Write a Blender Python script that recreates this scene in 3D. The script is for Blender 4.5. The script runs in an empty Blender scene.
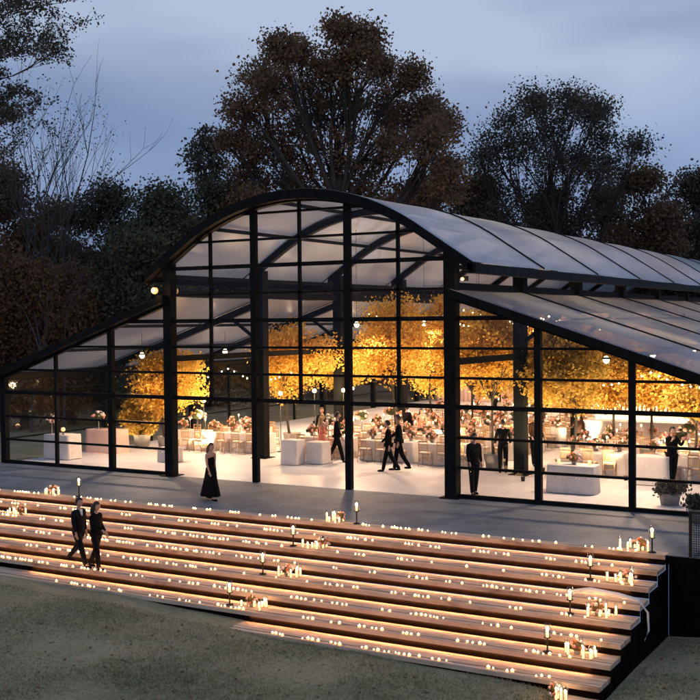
import bpy, math, random
import numpy as np
from mathutils import Vector, Matrix, Quaternion
random.seed(7); RNG = np.random.default_rng(11)
S = bpy.context.scene
COL = S.collection
PI = math.pi

# ------------------------------------------------------------------ camera
FOC = 1108.268
FW = Vector((-0.49932773, 0.86604501, -0.02525575)); RT = Vector((0.8663988, 0.49927525, -0.00879444)); UP = Vector((-0.00499319, 0.02627286, 0.99964234))
CAMP = Vector((18.92611, -29.67987, 5.2))
cd = bpy.data.cameras.new('camera'); cam = bpy.data.objects.new('camera', cd); COL.objects.link(cam)
M = Matrix.Identity(4)
for i in range(3):
    M[i][0] = RT[i]; M[i][1] = UP[i]; M[i][2] = -FW[i]; M[i][3] = CAMP[i]
cam.matrix_world = M
cd.sensor_width = 36; cd.lens = FOC / 700 * 36; cd.clip_end = 3000; cd.clip_start = 0.1
S.camera = cam

def at(px, D):
    """ground position of something seen in column px, D metres into the scene"""
    u = (px - 350) / FOC
    h = Vector((FW.x, FW.y)).normalized(); r = Vector((-h.y * -1, h.x * -1)); r = Vector((h.y, -h.x))
    q = Vector((CAMP.x, CAMP.y)) + h * D + r * (u * D)
    return q.x, q.y
def zat(px, py, D):
    hor = 322 + (350 - px) * 0.0088
    return CAMP.z + (hor - py) * D / FOC

# ------------------------------------------------------------------ materials
def newmat(name):
    m = bpy.data.materials.new(name); m.use_nodes = True
    return m, m.node_tree, m.node_tree.nodes['Principled BSDF']
def ramp(nt, stops):
    r = nt.nodes.new('ShaderNodeValToRGB'); e = r.color_ramp.elements
    e[0].position, e[0].color = stops[0][0], (*stops[0][1], 1)
    e[1].position, e[1].color = stops[1][0], (*stops[1][1], 1)
    for p, c in stops[2:]:
        k = e.new(p); k.color = (*c, 1)
    return r
def noise(nt, scale, detail=4, rough=.55, coord='Object', dist=0):
    tc = nt.nodes.new('ShaderNodeTexCoord'); n = nt.nodes.new('ShaderNodeTexNoise')
    n.inputs['Scale'].default_value = scale; n.inputs['Detail'].default_value = detail
    n.inputs['Roughness'].default_value = rough; n.inputs['Distortion'].default_value = dist
    nt.links.new(tc.outputs[coord], n.inputs['Vector'])
    return n
def bump(nt, b, src, s=.3, d=.02):
    k = nt.nodes.new('ShaderNodeBump'); k.inputs['Strength'].default_value = s; k.inputs['Distance'].default_value = d
    nt.links.new(src, k.inputs['Height']); nt.links.new(k.outputs['Normal'], b.inputs['Normal'])
def noisy(name, c0, c1, scale=3, rough=.7, bmp=.2, metal=0, detail=4, d=.02, spec=.5):
    m, nt, b = newmat(name); b.inputs['Specular IOR Level'].default_value = spec; n = noise(nt, scale, detail)
    r = ramp(nt, [(.32, c0), (.7, c1)]); nt.links.new(n.outputs['Fac'], r.inputs['Fac'])
    nt.links.new(r.outputs['Color'], b.inputs['Base Color'])
    b.inputs['Roughness'].default_value = rough; b.inputs['Metallic'].default_value = metal
    if bmp: bump(nt, b, n.outputs['Fac'], bmp, d)
    return m
def emis(name, col, s, base=(.8, .8, .8)):
    m, nt, b = newmat(name); b.inputs['Base Color'].default_value = (*base, 1)
    b.inputs['Emission Color'].default_value = (*col, 1); b.inputs['Emission Strength'].default_value = s
    return m
def leafmat(name, cols, emi=0, trans=.35):
    m, nt, b = newmat(name)
    g = nt.nodes.new('ShaderNodeNewGeometry'); n = noise(nt, .35, 3)
    mx = nt.nodes.new('ShaderNodeMath'); mx.operation = 'MULTIPLY_ADD'; mx.inputs[1].default_value = .55; 
    nt.links.new(g.outputs['Random Per Island'], mx.inputs[0])
    m2 = nt.nodes.new('ShaderNodeMath'); m2.operation = 'MULTIPLY_ADD'; m2.inputs[1].default_value = 1.6; m2.inputs[2].default_value = -.55
    nt.links.new(n.outputs['Fac'], m2.inputs[0]); nt.links.new(m2.outputs[0], mx.inputs[2])
    k = len(cols) - 1
    r = ramp(nt, [(i / k, c) for i, c in enumerate(cols)]); nt.links.new(mx.outputs[0], r.inputs['Fac'])
    nt.links.new(r.outputs['Color'], b.inputs['Base Color']); b.inputs['Roughness'].default_value = .75
    tr = nt.nodes.new('ShaderNodeBsdfTranslucent'); nt.links.new(r.outputs['Color'], tr.inputs['Color'])
    ms = nt.nodes.new('ShaderNodeMixShader'); ms.inputs[0].default_value = trans
    out = nt.nodes['Material Output']
    nt.links.new(b.outputs[0], ms.inputs[1]); nt.links.new(tr.outputs[0], ms.inputs[2]); nt.links.new(ms.outputs[0], out.inputs['Surface'])
    return m

MT = {}
MT['frame'] = noisy('black_painted_steel', (.005, .006, .0065), (.009, .011, .0115), 2.5, .55, .05, spec=.07)
MT['iron'] = noisy('dark_iron', (.01, .01, .01), (.02, .018, .016), 8, .5, .1, spec=.2)
# glass: thin clear pane
m, nt, b = newmat('clear_glass'); out = nt.nodes['Material Output']
t = nt.nodes.new('ShaderNodeBsdfTransparent'); t.inputs['Color'].default_value = (.93, .94, .95, 1)
g = nt.nodes.new('ShaderNodeBsdfGlossy'); g.inputs['Roughness'].default_value = .04; g.inputs['Color'].default_value = (.9, .93, 1, 1)
lw = nt.nodes.new('ShaderNodeLayerWeight'); lw.inputs['Blend'].default_value = .5
pw = nt.nodes.new('ShaderNodeMath'); pw.operation = 'POWER'; pw.inputs[1].default_value = 4; nt.links.new(lw.outputs['Facing'], pw.inputs[0])
fr = nt.nodes.new('ShaderNodeMath'); fr.operation = 'MULTIPLY_ADD'; fr.inputs[1].default_value = .4; fr.inputs[2].default_value = .018; nt.links.new(pw.outputs[0], fr.inputs[0])
ms = nt.nodes.new('ShaderNodeMixShader'); nt.links.new(fr.outputs[0], ms.inputs[0]); nt.links.new(t.outputs[0], ms.inputs[1]); nt.links.new(g.outputs[0], ms.inputs[2])
nt.links.new(ms.outputs[0], out.inputs['Surface']); MT['glass'] = m
# roof membrane: milky clear vinyl
def membrane(name, fac_t, colr, tlf):
    m, nt, b = newmat(name); out = nt.nodes['Material Output']
    n = noise(nt, .55, 5, .6, 'Object', .6)
    r = ramp(nt, [(.3, tuple(c * .86 for c in colr)), (.72, colr)]); nt.links.new(n.outputs['Fac'], r.inputs['Fac'])
    nt.links.new(r.outputs['Color'], b.inputs['Base Color'])
    b.inputs['Roughness'].default_value = .22
    b.inputs['Specular IOR Level'].default_value = .55
    bump(nt, b, n.outputs['Fac'], .15, .08)
    tl = nt.nodes.new('ShaderNodeBsdfTranslucent'); nt.links.new(r.outputs['Color'], tl.inputs['Color'])
    a = nt.nodes.new('ShaderNodeMixShader'); a.inputs[0].default_value = tlf
    nt.links.new(b.outputs[0], a.inputs[1]); nt.links.new(tl.outputs[0], a.inputs[2])
    t = nt.nodes.new('ShaderNodeBsdfTransparent'); t.inputs['Color'].default_value = (.92, .92, .95, 1)
    c = nt.nodes.new('ShaderNodeMixShader'); c.inputs[0].default_value = fac_t
    nt.links.new(a.outputs[0], c.inputs[1]); nt.links.new(t.outputs[0], c.inputs[2]); nt.links.new(c.outputs[0], out.inputs['Surface'])
    return m
MT['roof'] = membrane('milky_roof_vinyl', .20, (.60, .67, .78), .26)
MT['aisle_roof'] = membrane('clear_roof_vinyl', .38, (.50, .55, .65), .30)
MT['terrace'] = noisy('grey_terrace_paving', (.095, .122, .15), (.215, .245, .275), .8, .6, .08, detail=7, spec=.3)
MT['floor'] = noisy('white_dance_floor', (.70, .69, .71), (.80, .79, .81), .7, .4, .03, detail=5)
m, nt, b = newmat('weathered_pale_tread'); tc = nt.nodes.new('ShaderNodeTexCoord'); mp = nt.nodes.new('ShaderNodeMapping'); mp.inputs['Scale'].default_value = (.35, 5, 1)
n1 = nt.nodes.new('ShaderNodeTexNoise'); n1.inputs['Scale'].default_value = 2.2; n1.inputs['Detail'].default_value = 8; n1.inputs['Roughness'].default_value = .65
nt.links.new(tc.outputs['Object'], mp.inputs['Vector']); nt.links.new(mp.outputs[0], n1.inputs['Vector'])
r = ramp(nt, [(.34, (.24, .165, .115)), (.46, (.50, .37, .27)), (.7, (.68, .53, .41))]); nt.links.new(n1.outputs['Fac'], r.inputs['Fac']); nt.links.new(r.outputs['Color'], b.inputs['Base Color'])
b.inputs['Roughness'].default_value = .85; b.inputs['Specular IOR Level'].default_value = .2; bump(nt, b, n1.outputs['Fac'], .35, .02); MT['tread'] = m
for nm_, sc_, mor in (('floor', .8, .93), ('terrace', .62, .72)):
    nt = MT[nm_].node_tree; b = nt.nodes['Principled BSDF']; src = b.inputs['Base Color'].links[0].from_socket
    bt = nt.nodes.new('ShaderNodeTexBrick'); bt.inputs['Scale'].default_value = sc_; bt.inputs['Mortar Size'].default_value = .006; bt.offset = 0 if nm_ == 'floor' else .5
    bt.inputs['Color1'].default_value = (1, 1, 1, 1); bt.inputs['Color2'].default_value = (.93, .93, .93, 1); bt.inputs['Mortar'].default_value = (mor - .2, mor - .2, mor - .2, 1)
    tc = nt.nodes.new('ShaderNodeTexCoord'); nt.links.new(tc.outputs['Object'], bt.inputs['Vector'])
    mm = nt.nodes.new('ShaderNodeMix'); mm.data_type = 'RGBA'; mm.blend_type = 'MULTIPLY'; mm.inputs[0].default_value = 1
    nt.links.new(src, mm.inputs[6]); nt.links.new(bt.outputs['Color'], mm.inputs[7]); nt.links.new(mm.outputs[2], b.inputs['Base Color'])
MT['riser'] = noisy('dark_timber_riser', (.003, .002, .0015), (.008, .004, .0025), 3, .9, .3, spec=.05)
MT['cheek'] = noisy('black_side_cladding', (.003, .003, .003), (.008, .007, .007), 3, .95, .1, spec=.02)
MT['cloth'] = noisy('white_linen', (.66, .60, .57), (.78, .73, .70), 2.5, .85, .15)
MT['peachcloth'] = noisy('blush_linen', (.66, .44, .38), (.76, .55, .48), 1.5, .85, .2)
MT['gold'] = noisy('gold_painted_wood', (.42, .25, .11), (.58, .36, .17), 6, .38, .05, metal=.25)
MT['cushion'] = noisy('ivory_cushion', (.62, .54, .48), (.7, .62, .55), 5, .85, .1)
MT['bark'] = noisy('dark_bark', (.018, .014, .011), (.05, .04, .032), 4, .9, .5)
MT['barkpale'] = noisy('grey_bark', (.035, .032, .032), (.08, .074, .072), 4, .9, .5)
MT['black_cloth'] = noisy('black_wool', (.003, .003, .004), (.008, .008, .010), 9, .8, .1, spec=.08)
MT['navy_cloth'] = noisy('midnight_suit_wool', (.005, .006, .010), (.011, .012, .018), 9, .75, .1, spec=.08)
MT['brown_cloth'] = noisy('dark_brown_suit', (.03, .016, .012), (.05, .026, .02), 9, .8, .1, spec=.08)
MT['coral'] = noisy('coral_dress', (.62, .17, .10), (.75, .27, .17), 5, .7, .15)
MT['blush'] = noisy('blush_dress', (.55, .30, .25), (.70, .42, .36), 5, .7, .15)
MT['white_shirt'] = noisy('white_shirt', (.7, .7, .7), (.78, .78, .78), 9, .8, .05)
MT['skin'] = noisy('skin', (.42, .25, .18), (.50, .31, .23), 12, .55, .02)
MT['hair_dark'] = noisy('dark_hair', (.012, .008, .006), (.03, .02, .014), 30, .6, .4)
MT['hair_brown'] = noisy('brown_hair', (.05, .028, .014), (.10, .055, .03), 30, .6, .4)
MT['hair_blonde'] = noisy('blonde_hair', (.30, .18, .08), (.42, .27, .13), 30, .6, .4)
MT['eye'] = noisy('eye', (.02, .015, .012), (.04, .03, .02), 30, .3, 0)
MT['lip'] = noisy('lip', (.35, .12, .10), (.4, .15, .12), 30, .5, 0)
MT['wax'] = emis('glowing_wax', (1, .50, .2), 2.4, (.8, .7, .6))
MT['votive_flame'] = emis('votive_flame', (1, .48, .18), 190)
MT['flame'] = emis('flame', (1, .62, .26), 22)
MT['votive'] = emis('lit_votive_glass', (1, .40, .09), 1.9)
MT['strip'] = emis('added_tread_glow', (1, .42, .17), 125)  # added glow for the treads, standing in for spread candlelight
MT['globe'] = emis('lit_globe', (1, .70, .42), 13)
MT['lantern'] = emis('lit_lantern', (1, .36, .06), 1.9)
MT['barlight'] = emis('lit_bar_panel', (1, .68, .32), 2.6)
MT['flower_white'] = noisy('white_petals', (.60, .50, .47), (.80, .72, .70), 12, .8, .2)
MT['flower_pink'] = noisy('blush_petals', (.60, .26, .22), (.75, .42, .36), 12, .8, .2)
MT['flower_rust'] = noisy('rust_petals', (.35, .09, .03), (.55, .2, .06), 12, .8, .2)
MT['foliage_arr'] = leafmat('arrangement_leaves', [(.03, .05, .015), (.08, .09, .03), (.25, .12, .03)])
MT['pot'] = noisy('pale_planter', (.22, .21, .2), (.36, .34, .32), 4, .8, .2)
MT['bottle'] = noisy('amber_bottle', (.25, .05, .02), (.5, .14, .05), 12, .2, 0)
# clear hurricane glass
MT['amber_leaf'] = leafmat('amber_leaves', [(.40, .19, .03), (.68, .37, .05), (.80, .50, .08), (.84, .62, .14), (.50, .38, .07)], trans=.45)
MT['amber_dark'] = leafmat('golden_olive_leaves', [(.15, .10, .03), (.38, .23, .04), (.64, .40, .07), (.52, .38, .08), (.20, .17, .04)], trans=.45)
MT['oak_leaf'] = leafmat('russet_oak_leaves', [(.085, .056, .036), (.150, .093, .053), (.225, .127, .065), (.125, .086, .055)])
MT['oak_rust'] = leafmat('rust_leaves', [(.062, .038, .022), (.115, .064, .032), (.165, .088, .040), (.085, .060, .036)])
MT['ever_leaf'] = leafmat('evergreen_leaves', [(.020, .026, .015), (.038, .046, .024), (.065, .072, .036), (.034, .038, .021)], trans=.15)
MT['brown_leaf'] = leafmat('brown_leaves', [(0.061, 0.042, 0.026), (0.112, 0.070, 0.040), (0.176, 0.106, 0.054), (0.088, 0.067, 0.038)])
MT['dark_leaf'] = leafmat('dusky_leaves', [(0.037, 0.039, 0.033), (0.065, 0.062, 0.048), (0.094, 0.083, 0.056), (0.050, 0.050, 0.037)])

# ------------------------------------------------------------------ mesh builder
class MB:
    def __init__(s): s.v = []; s.f = []; s.m = []; s.sm = []
    def add(s, vs, fs, mi=0, smooth=False):
        o = len(s.v); s.v += [tuple(v) for v in vs]
        s.f += [tuple(i + o for i in f) for f in fs]; s.m += [mi] * len(fs); s.sm += [smooth] * len(fs); return s
    def box(s, x0, x1, y0, y1, z0, z1, mi=0):
        vs = [(x0, y0, z0), (x1, y0, z0), (x1, y1, z0), (x0, y1, z0), (x0, y0, z1), (x1, y0, z1), (x1, y1, z1), (x0, y1, z1)]
        return s.add(vs, [(0, 3, 2, 1), (4, 5, 6, 7), (0, 1, 5, 4), (1, 2, 6, 5), (2, 3, 7, 6), (3, 0, 4, 7)], mi)
    def bar(s, a, b, w, h=None, mi=0, up=(0, 0, 1)):
        h = h or w; a = Vector(a); b = Vector(b); d = (b - a).normalized(); u = Vector(up)
        if abs(d.dot(u)) > .98: u = Vector((0, 1, 0))
        x = d.cross(u).normalized() * (w / 2); y = x.cross(d).normalized() * (h / 2)
        vs = [a - x - y, a + x - y, a + x + y, a - x + y, b - x - y, b + x - y, b + x + y, b - x + y]
        return s.add(vs, [(0, 3, 2, 1), (4, 5, 6, 7), (0, 1, 5, 4), (1, 2, 6, 5), (2, 3, 7, 6), (3, 0, 4, 7)], mi)
    def tube(s, pts, rads, n=6, mi=0, cap=True):
        pts = [Vector(p) for p in pts]; o = len(s.v); fs = []; vs = []
        for i, p in enumerate(pts):
            d = (pts[min(i + 1, len(pts) - 1)] - pts[max(i - 1, 0)])
            d = d.normalized() if d.length > 1e-9 else Vector((0, 0, 1))
            u = Vector((0, 1, 0)) if abs(d.z) > .9 else Vector((0, 0, 1))
            x = d.cross(u).normalized(); y = d.cross(x)
            for k in range(n):
                a = 2 * PI * k / n; vs.append(p + (x * math.cos(a) + y * math.sin(a)) * rads[i])
        for i in range(len(pts) - 1):
            for k in range(n):
                k2 = (k + 1) % n; fs.append((i * n + k, i * n + k2, (i + 1) * n + k2, (i + 1) * n + k))
        if cap: fs += [tuple(range(n))[::-1], tuple((len(pts) - 1) * n + k for k in range(n))]
        return s.add(vs, fs, mi, True)
    def lathe(s, prof, n=12, mi=0, c=(0, 0, 0), wob=None):
        vs = []; fs = []
        for j, (r, z) in enumerate(prof):
            for k in range(n):
                a = 2 * PI * k / n; rr = r * (1 + (wob(a, z) if wob else 0))
                vs.append((c[0] + rr * math.cos(a), c[1] + rr * math.sin(a), c[2] + z))
        for j in range(len(prof) - 1):
            for k in range(n):
                k2 = (k + 1) % n; fs.append((j * n + k, j * n + k2, (j + 1) * n + k2, (j + 1) * n + k))
        fs += [tuple(range(n))[::-1], tuple((len(prof) - 1) * n + k for k in range(n))]
        return s.add(vs, fs, mi, True)
    def ball(s, c, r, n=8, mi=0, sq=(1, 1, 1)):
        prof = [(max(.001, math.sin(PI * i / n)) * r, -math.cos(PI * i / n) * r) for i in range(n + 1)]
        vs = []; 
        o = MB(); o.lathe(prof, n + 2)
        return s.add([(c[0] + v[0] * sq[0], c[1] + v[1] * sq[1], c[2] + v[2] * sq[2]) for v in o.v], o.f, mi, True)
    def mesh(s, name, mats):
        me = bpy.data.meshes.new(name); me.from_pydata(s.v, [], s.f)
        for m_ in (mats if isinstance(mats, (list, tuple)) else [mats]): me.materials.append(m_)
        me.polygons.foreach_set('material_index', s.m); me.polygons.foreach_set('use_smooth', s.sm); me.update()
        return me
    def build(s, name, mats, parent=None, loc=(0, 0, 0), rz=0):
        o = bpy.data.objects.new(name, s.mesh(name, mats)); COL.objects.link(o)
        o.parent = parent; o.location = loc; o.rotation_euler.z = rz
        return o
def tag(o, label=None, cat=None, group=None, kind=None):
    if label: o['label'] = label
    if cat: o['category'] = cat
    if group: o['group'] = group
    if kind: o['kind'] = kind
    return o
def empty(name, loc=(0, 0, 0), rz=0, **k):
    o = bpy.data.objects.new(name, None); COL.objects.link(o); o.location = loc; o.rotation_euler.z = rz
    o.empty_display_size = .2
    return tag(o, **k)
KIDS = {}
def kids(o): return [c for c in bpy.data.objects if c.parent == o]
def copy_tree(o, children, loc=None, rz=None, parent=None):
    """children: nested list [(child, [(grandchild, [])...])]"""
    c = o.copy(); COL.objects.link(c); c.parent = parent
    if loc is not None: c.location = loc
    if rz is not None: c.rotation_euler.z = rz
    for ch, g in children: copy_tree(ch, g, parent=c)
    return c
def tree_of(o): return [(c, tree_of(c)) for c in kids(o)]

# ------------------------------------------------------------------ setting
ZL = lambda X: -1.40 - .028 * X
def lower_z(x, y):
    z = -1.40 - .028 * max(-30, min(x, 12.9)) - .012 * max(0, -9 - y)
    if x > 12.9: z += min(.5, .06 * (x - 12.9))
    z += .035 * math.sin(x * .7 + 1) * math.sin(y * .55) + .02 * math.sin(x * 1.9 + y * 1.3)
    return z
def sheet(name, xs, ys, zf, mat):
    vs = [(x, y, zf(x, y)) for y in ys for x in xs]; n = len(xs)
    fs = [(j * n + i, j * n + i + 1, (j + 1) * n + i + 1, (j + 1) * n + i) for j in range(len(ys) - 1) for i in range(n - 1)]
    o = MB().add(vs, fs, 0, True).build(name, mat); return tag(o, kind='structure')
# lawn material: dull olive with straw-brown wear
m, nt, b = newmat('evening_lawn'); n1 = noise(nt, .35, 6, .65); n2 = noise(nt, 9, 6, .7)
mx = nt.nodes.new('ShaderNodeMix'); mx.data_type = 'FLOAT'; mx.inputs[0].default_value = .45
nt.links.new(n1.outputs['Fac'], mx.inputs[2]); nt.links.new(n2.outputs['Fac'], mx.inputs[3])
r = ramp(nt, [(.36, (.14, .155, .085)), (.46, (.225, .215, .13)), (.55, (.31, .275, .175)), (.66, (.38, .32, .22))])
nt.links.new(mx.outputs[0], r.inputs['Fac']); nt.links.new(r.outputs['Color'], b.inputs['Base Color']); b.inputs['Roughness'].default_value = .95
b.inputs['Specular IOR Level'].default_value = .1
bump(nt, b, n2.outputs['Fac'], .6, .06); MT['lawn'] = m
def span(a, b_, n): return [a + (b_ - a) * i / (n - 1) for i in range(n)]
xs = [-300, -150, -80, -50] + span(-30, 12.8, 60) + span(13.2, 30, 24) + [45, 80, 150, 300]
ys = [-300, -150, -80, -50] + span(-36, -5.16, 80)
sheet('lawn', xs, ys, lower_z, MT['lawn'])
def upper_z(x, y):
    return -.06 - .01 * (x < -14) + max(0, y - 60) * .004
sheet('ground', [-900, -300, -120, -60, -30, -16, 0, 16, 30, 60, 120, 300, 900], [-5.15, 0, 20, 58, 90, 150, 300, 900], lambda x, y: -.05 - (.05 if y > 59 or y < 0 else 0), MT['lawn'])
tag(MB().box(-30, 13.34, -5.15, -.02, -.2, 0).build('terrace', MT['terrace']), kind='structure')
tag(MB().box(-13.2, 13.2, -.02, 58.4, -.2, .004).build('floor', MT['floor']), kind='structure')

def lz(X, Y):
    z = -1.40 - .028 * np.clip(X, -30, 12.9) - .012 * np.maximum(0, -9 - Y) + np.where(X > 12.9, np.minimum(.5, .06 * (X - 12.9)), 0)
    return z + .035 * np.sin(X * .7 + 1) * np.sin(Y * .55) + .02 * np.sin(X * 1.9 + Y * 1.3)
# terraced steps
STX0, STX1 = -16.0, 12.78
RISE, TREAD, Y0 = .22, .68, -5.2
steps = empty('terraced_steps', (0, -5.2, 0), label='wide flight of shallow steps with dark risers falling from terrace to lawn', cat='steps')
for k in range(1, 9):
    ya, yb = Y0 - TREAD * (k - 1) - .04, Y0 - TREAD * k
    zt = -RISE * k
    MB().box(STX0, STX1, yb - .03, ya, zt - .092, zt).build('tread', MT['tread'], steps, (0, 5.2, 0))
MB().box(STX0, STX1, Y0 - .03, Y0 + .34, -.092, .004).build('tread', MT['tread'], steps, (0, 5.2, 0))
for k in range(0, 9):
    y = Y0 - TREAD * k; z1 = -RISE * k - .094
    MB().box(STX0, STX1 - .01, y, y + .03, -RISE * (k + 1) + .002, z1 - .002).build('riser', MT['riser'], steps, (0, 5.2, 0))
for k in range(0, 8):
    sb = MB(); ye = Y0 - TREAD * k - (.03 if k else .03); zb_ = -RISE * k - .092
    x = -12.5
    while x < 12.3:
        if zb_ - .13 > float(lz(np.array(x), np.array(ye))): sb.box(x, x + .40, ye + .008, ye + .024, zb_ - .0016, zb_ - .0002)
        x += .415
    if sb.v: sb.build('added_glow_strip', MT['strip'], steps, (0, 5.2, 0))  # hidden strip added under the nosing to brighten the tread below
    if k: MB().box(STX0 + .1, STX1 - .02, Y0 - TREAD * k + .115, Y0 - TREAD * k + .13, -RISE * k - .003, -RISE * k + .004).build('dark_line', MT['riser'], steps, (0, 5.2, 0))  # thin dark line along each tread, just behind its front edge
pr = [(Y0, 0)]
for k in range(9):
    pr += [(Y0 - TREAD * k - .0, -RISE * k - .1), (Y0 - TREAD * k, -RISE * (k + 1) - .1)]
pr += [(Y0 - TREAD * 8, -3), (Y0, -3)]
pp = []
for q in pr:
    if not pp or pp[-1] != q: pp.append(q)
nn = len(pp)
vs = [(STX1 + .003, y, z) for y, z in pp] + [(STX1 + .07, y, z) for y, z in pp]
MB().add(vs, [tuple(range(nn))[::-1], tuple(range(nn, 2 * nn))] + [(i, (i + 1) % nn, nn + (i + 1) % nn, nn + i) for i in range(nn)]).build('side_wall', MT['cheek'], steps, (0, 5.2, 0))
rw = MB().box(12.86, 40, -5.22, -5.16, -2.6, -.01).build('retaining_wall', MT['cheek'])
tag(rw, 'low black retaining wall running right from the terraced steps', 'wall')
# railing at right
fence = empty('mesh_railing', (13.3, -5.1, 0), label='short dark mesh railing at the right corner of the terrace', cat='railing')
for i in range(4): MB().box(-.03, .03, -.03, .03, 0, 1.0).build('post', MT['iron'], fence, (i * 1.3, 0, 0))
MB().box(0, 3.9, -.02, .02, .96, 1.0).build('rail', MT['iron'], fence)
g_ = MB()
for i in range(78): g_.box(.05 * i + .02, .05 * i + .032, -.006, .006, .03, .95)
for i in range(19): g_.box(0, 3.9, -.008, .008, .05 * i + .04, .05 * i + .05)
g_.build('mesh_infill', MT['iron'], fence)

# grass blades and fallen leaves
def scatter_quads(name, P, nrm_up, size, aspect, mats, midx=None, kind=None, tilt=None, parent=None, rng=RNG):
    n = len(P); P = np.asarray(P)
    if tilt is None:
        a = rng.normal(size=(n, 3)); a /= np.linalg.norm(a, axis=1)[:, None]
        t = rng.normal(size=(n, 3)); b_ = np.cross(a, t); b_ /= np.linalg.norm(b_, axis=1)[:, None]
    else:
        th = rng.uniform(0, 2 * PI, n); a = np.stack([np.cos(th), np.sin(th), np.zeros(n)], 1)
        b_ = np.stack([-np.sin(th) * tilt, np.cos(th) * tilt, np.full(n, math.sqrt(max(0, 1 - tilt * tilt)))], 1)
    sz = (size * rng.uniform(.35, 1.0, n) ** .8 * 1.55)[:, None]
    V = np.stack([P - a * sz * .0 - b_ * sz * .5, P + a * sz * .5 * aspect, P + b_ * sz * .5, P - a * sz * .5 * aspect], 1).reshape(-1, 3)
    me = bpy.data.meshes.new(name); me.vertices.add(4 * n); me.vertices.foreach_set('co', V.astype(np.float32).ravel())
    me.loops.add(4 * n); me.loops.foreach_set('vertex_index', np.arange(4 * n, dtype=np.int32))
    me.polygons.add(n); me.polygons.foreach_set('loop_start', np.arange(0, 4 * n, 4, dtype=np.int32)); 
    for m_ in (mats if isinstance(mats, list) else [mats]): me.materials.append(m_)
    if midx is not None: me.polygons.foreach_set('material_index', midx.astype(np.int32))
    me.update(calc_edges=True); me.validate()
    o = bpy.data.objects.new(name, me); COL.objects.link(o); o.parent = parent
    return o
n = 220000; X = RNG.uniform(-12, 20, n); Y = RNG.uniform(-18, -5.4, n)
patch = np.sin(X * 1.3 + 2 * np.sin(Y * .9)) + np.sin(Y * 1.7 + np.sin(X * .8) * 2) + RNG.normal(size=n) * .7
ok = ((X > 12.95) | (Y < Y0 - TREAD * 7.0)) & (patch > -.5) & ((X>12.95) | (lz(X, Y) > -RISE * np.clip(np.ceil((Y0 - Y) / TREAD), 0, 9)))
X, Y = X[ok], Y[ok]
MT['blade'] = leafmat('grass_blades', [(.11, .13, .065), (.19, .195, .105), (.28, .255, .15), (.35, .30, .20)])
tag(scatter_quads('grass', np.stack([X, Y, lz(X, Y) + .014], 1), None, .055, .28, MT['blade'], tilt=.5), 'short dull green grass growing on the evening lawn', 'grass', kind='stuff')
n = 1300; X = RNG.uniform(-12, 19, n); Y = RNG.uniform(-17, -5.6, n)
ok = (X > 13) | (Y < Y0 - TREAD * 7.4); X, Y = X[ok], Y[ok]
tag(scatter_quads('fallen_leaves', np.stack([X, Y, lz(X, Y) + .016], 1), None, .075, .7, MT['oak_rust'], tilt=.95), 'dry brown leaves fallen across the lawn', 'leaves', kind='stuff')

# ------------------------------------------------------------------ pavilion
W1, W2 = 2.6627, 1.7555
HN = 3 * W2; HA = HN + 3 * W1
XK = [-HN - (3 - k) * W1 for k in range(4)] + [-HN + k * W2 for k in range(1, 7)] + [HN + k * W1 for k in range(1, 4)]
R_ARC = 7.85; APEX = 9.36
def arc_z(x):
    ax = abs(x)
    xb = 4.25; q = math.sqrt(R_ARC ** 2 - xb * xb)
    if ax < xb: return APEX - (R_ARC - math.sqrt(R_ARC ** 2 - ax * ax))
    return APEX - (R_ARC - q) - xb / q * 1.03 * (ax - xb)
def aisle_z(x): return 6.08 - .333 * (abs(x) - 5.4)
EAVE = 6.12
FRAMES = [0.0] + [5.5 + 5.85 * k for k in range(10)]
YEND = FRAMES[-1]
pav = empty('glass_pavilion', (0, 0, 0), label='large black framed glass pavilion with vaulted nave roof and two lean-to aisles', cat='pavilion')
LEV = [.9, 1.78, 2.68, 3.53, 4.4, 5.28, 6.16, 7.05, 7.9, 8.74]
def top(x): return arc_z(x) - .18 if abs(x) <= HN + .01 else aisle_z(x) - .12
# front posts
wid = {0: .24, 1: .12, 2: .20, 3: .34, 4: .10, 5: .20, 6: .10, 7: .20, 8: .10, 9: .37, 10: .19, 11: .17, 12: .24}
for k, x in enumerate(XK):
    w = wid[k]; z0 = 2.68 if k in (4, 6, 8) else 0.004
    zt = top(x) if k not in (3, 9) else arc_z(x) - .12
    MB().box(x - w / 2, x + w / 2, -w * .45, w * .45, z0, zt).build('column' if w > .15 else 'mullion', MT['frame'], pav)
    if k in (3, 9): MB().box(x - .3, x + .3, -.3, .3, .005, .035).build('base_plate', MT['frame'], pav)
# transoms per section between columns
secs = [(0, 3), (3, 5), (5, 7), (7, 9), (9, 12)]
for a, b_ in secs:
    xa, xb = XK[a] + wid[a] / 2, XK[b_] - wid[b_] / 2
    central = a >= 3 and b_ <= 9
    for li, z in enumerate(LEV):
        if central and li < 2: continue
        th = .13 if (li == 2 or li == 5 or li == 7) else .075
        if central:
            lo, hi = xa, xb
            while top(lo) < z + .05 and lo < hi: lo += .05
            while top(hi) < z + .05 and hi > lo: hi -= .05
        else:
            if z > aisle_z(HN) - .2: continue
            lo, hi = xa, xb
            while top(lo) < z + .03 and lo < hi: lo += .05
            while top(hi) < z + .03 and hi > lo: hi -= .05
        if hi - lo < .3: continue
        MB().box(lo, hi, -.045, .045, z - th / 2, z + th / 2).build('transom', MT['frame'], pav)
    if not central: MB().box(xa, xb, -.06, .06, .005, .12).build('sill', MT['frame'], pav)
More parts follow.
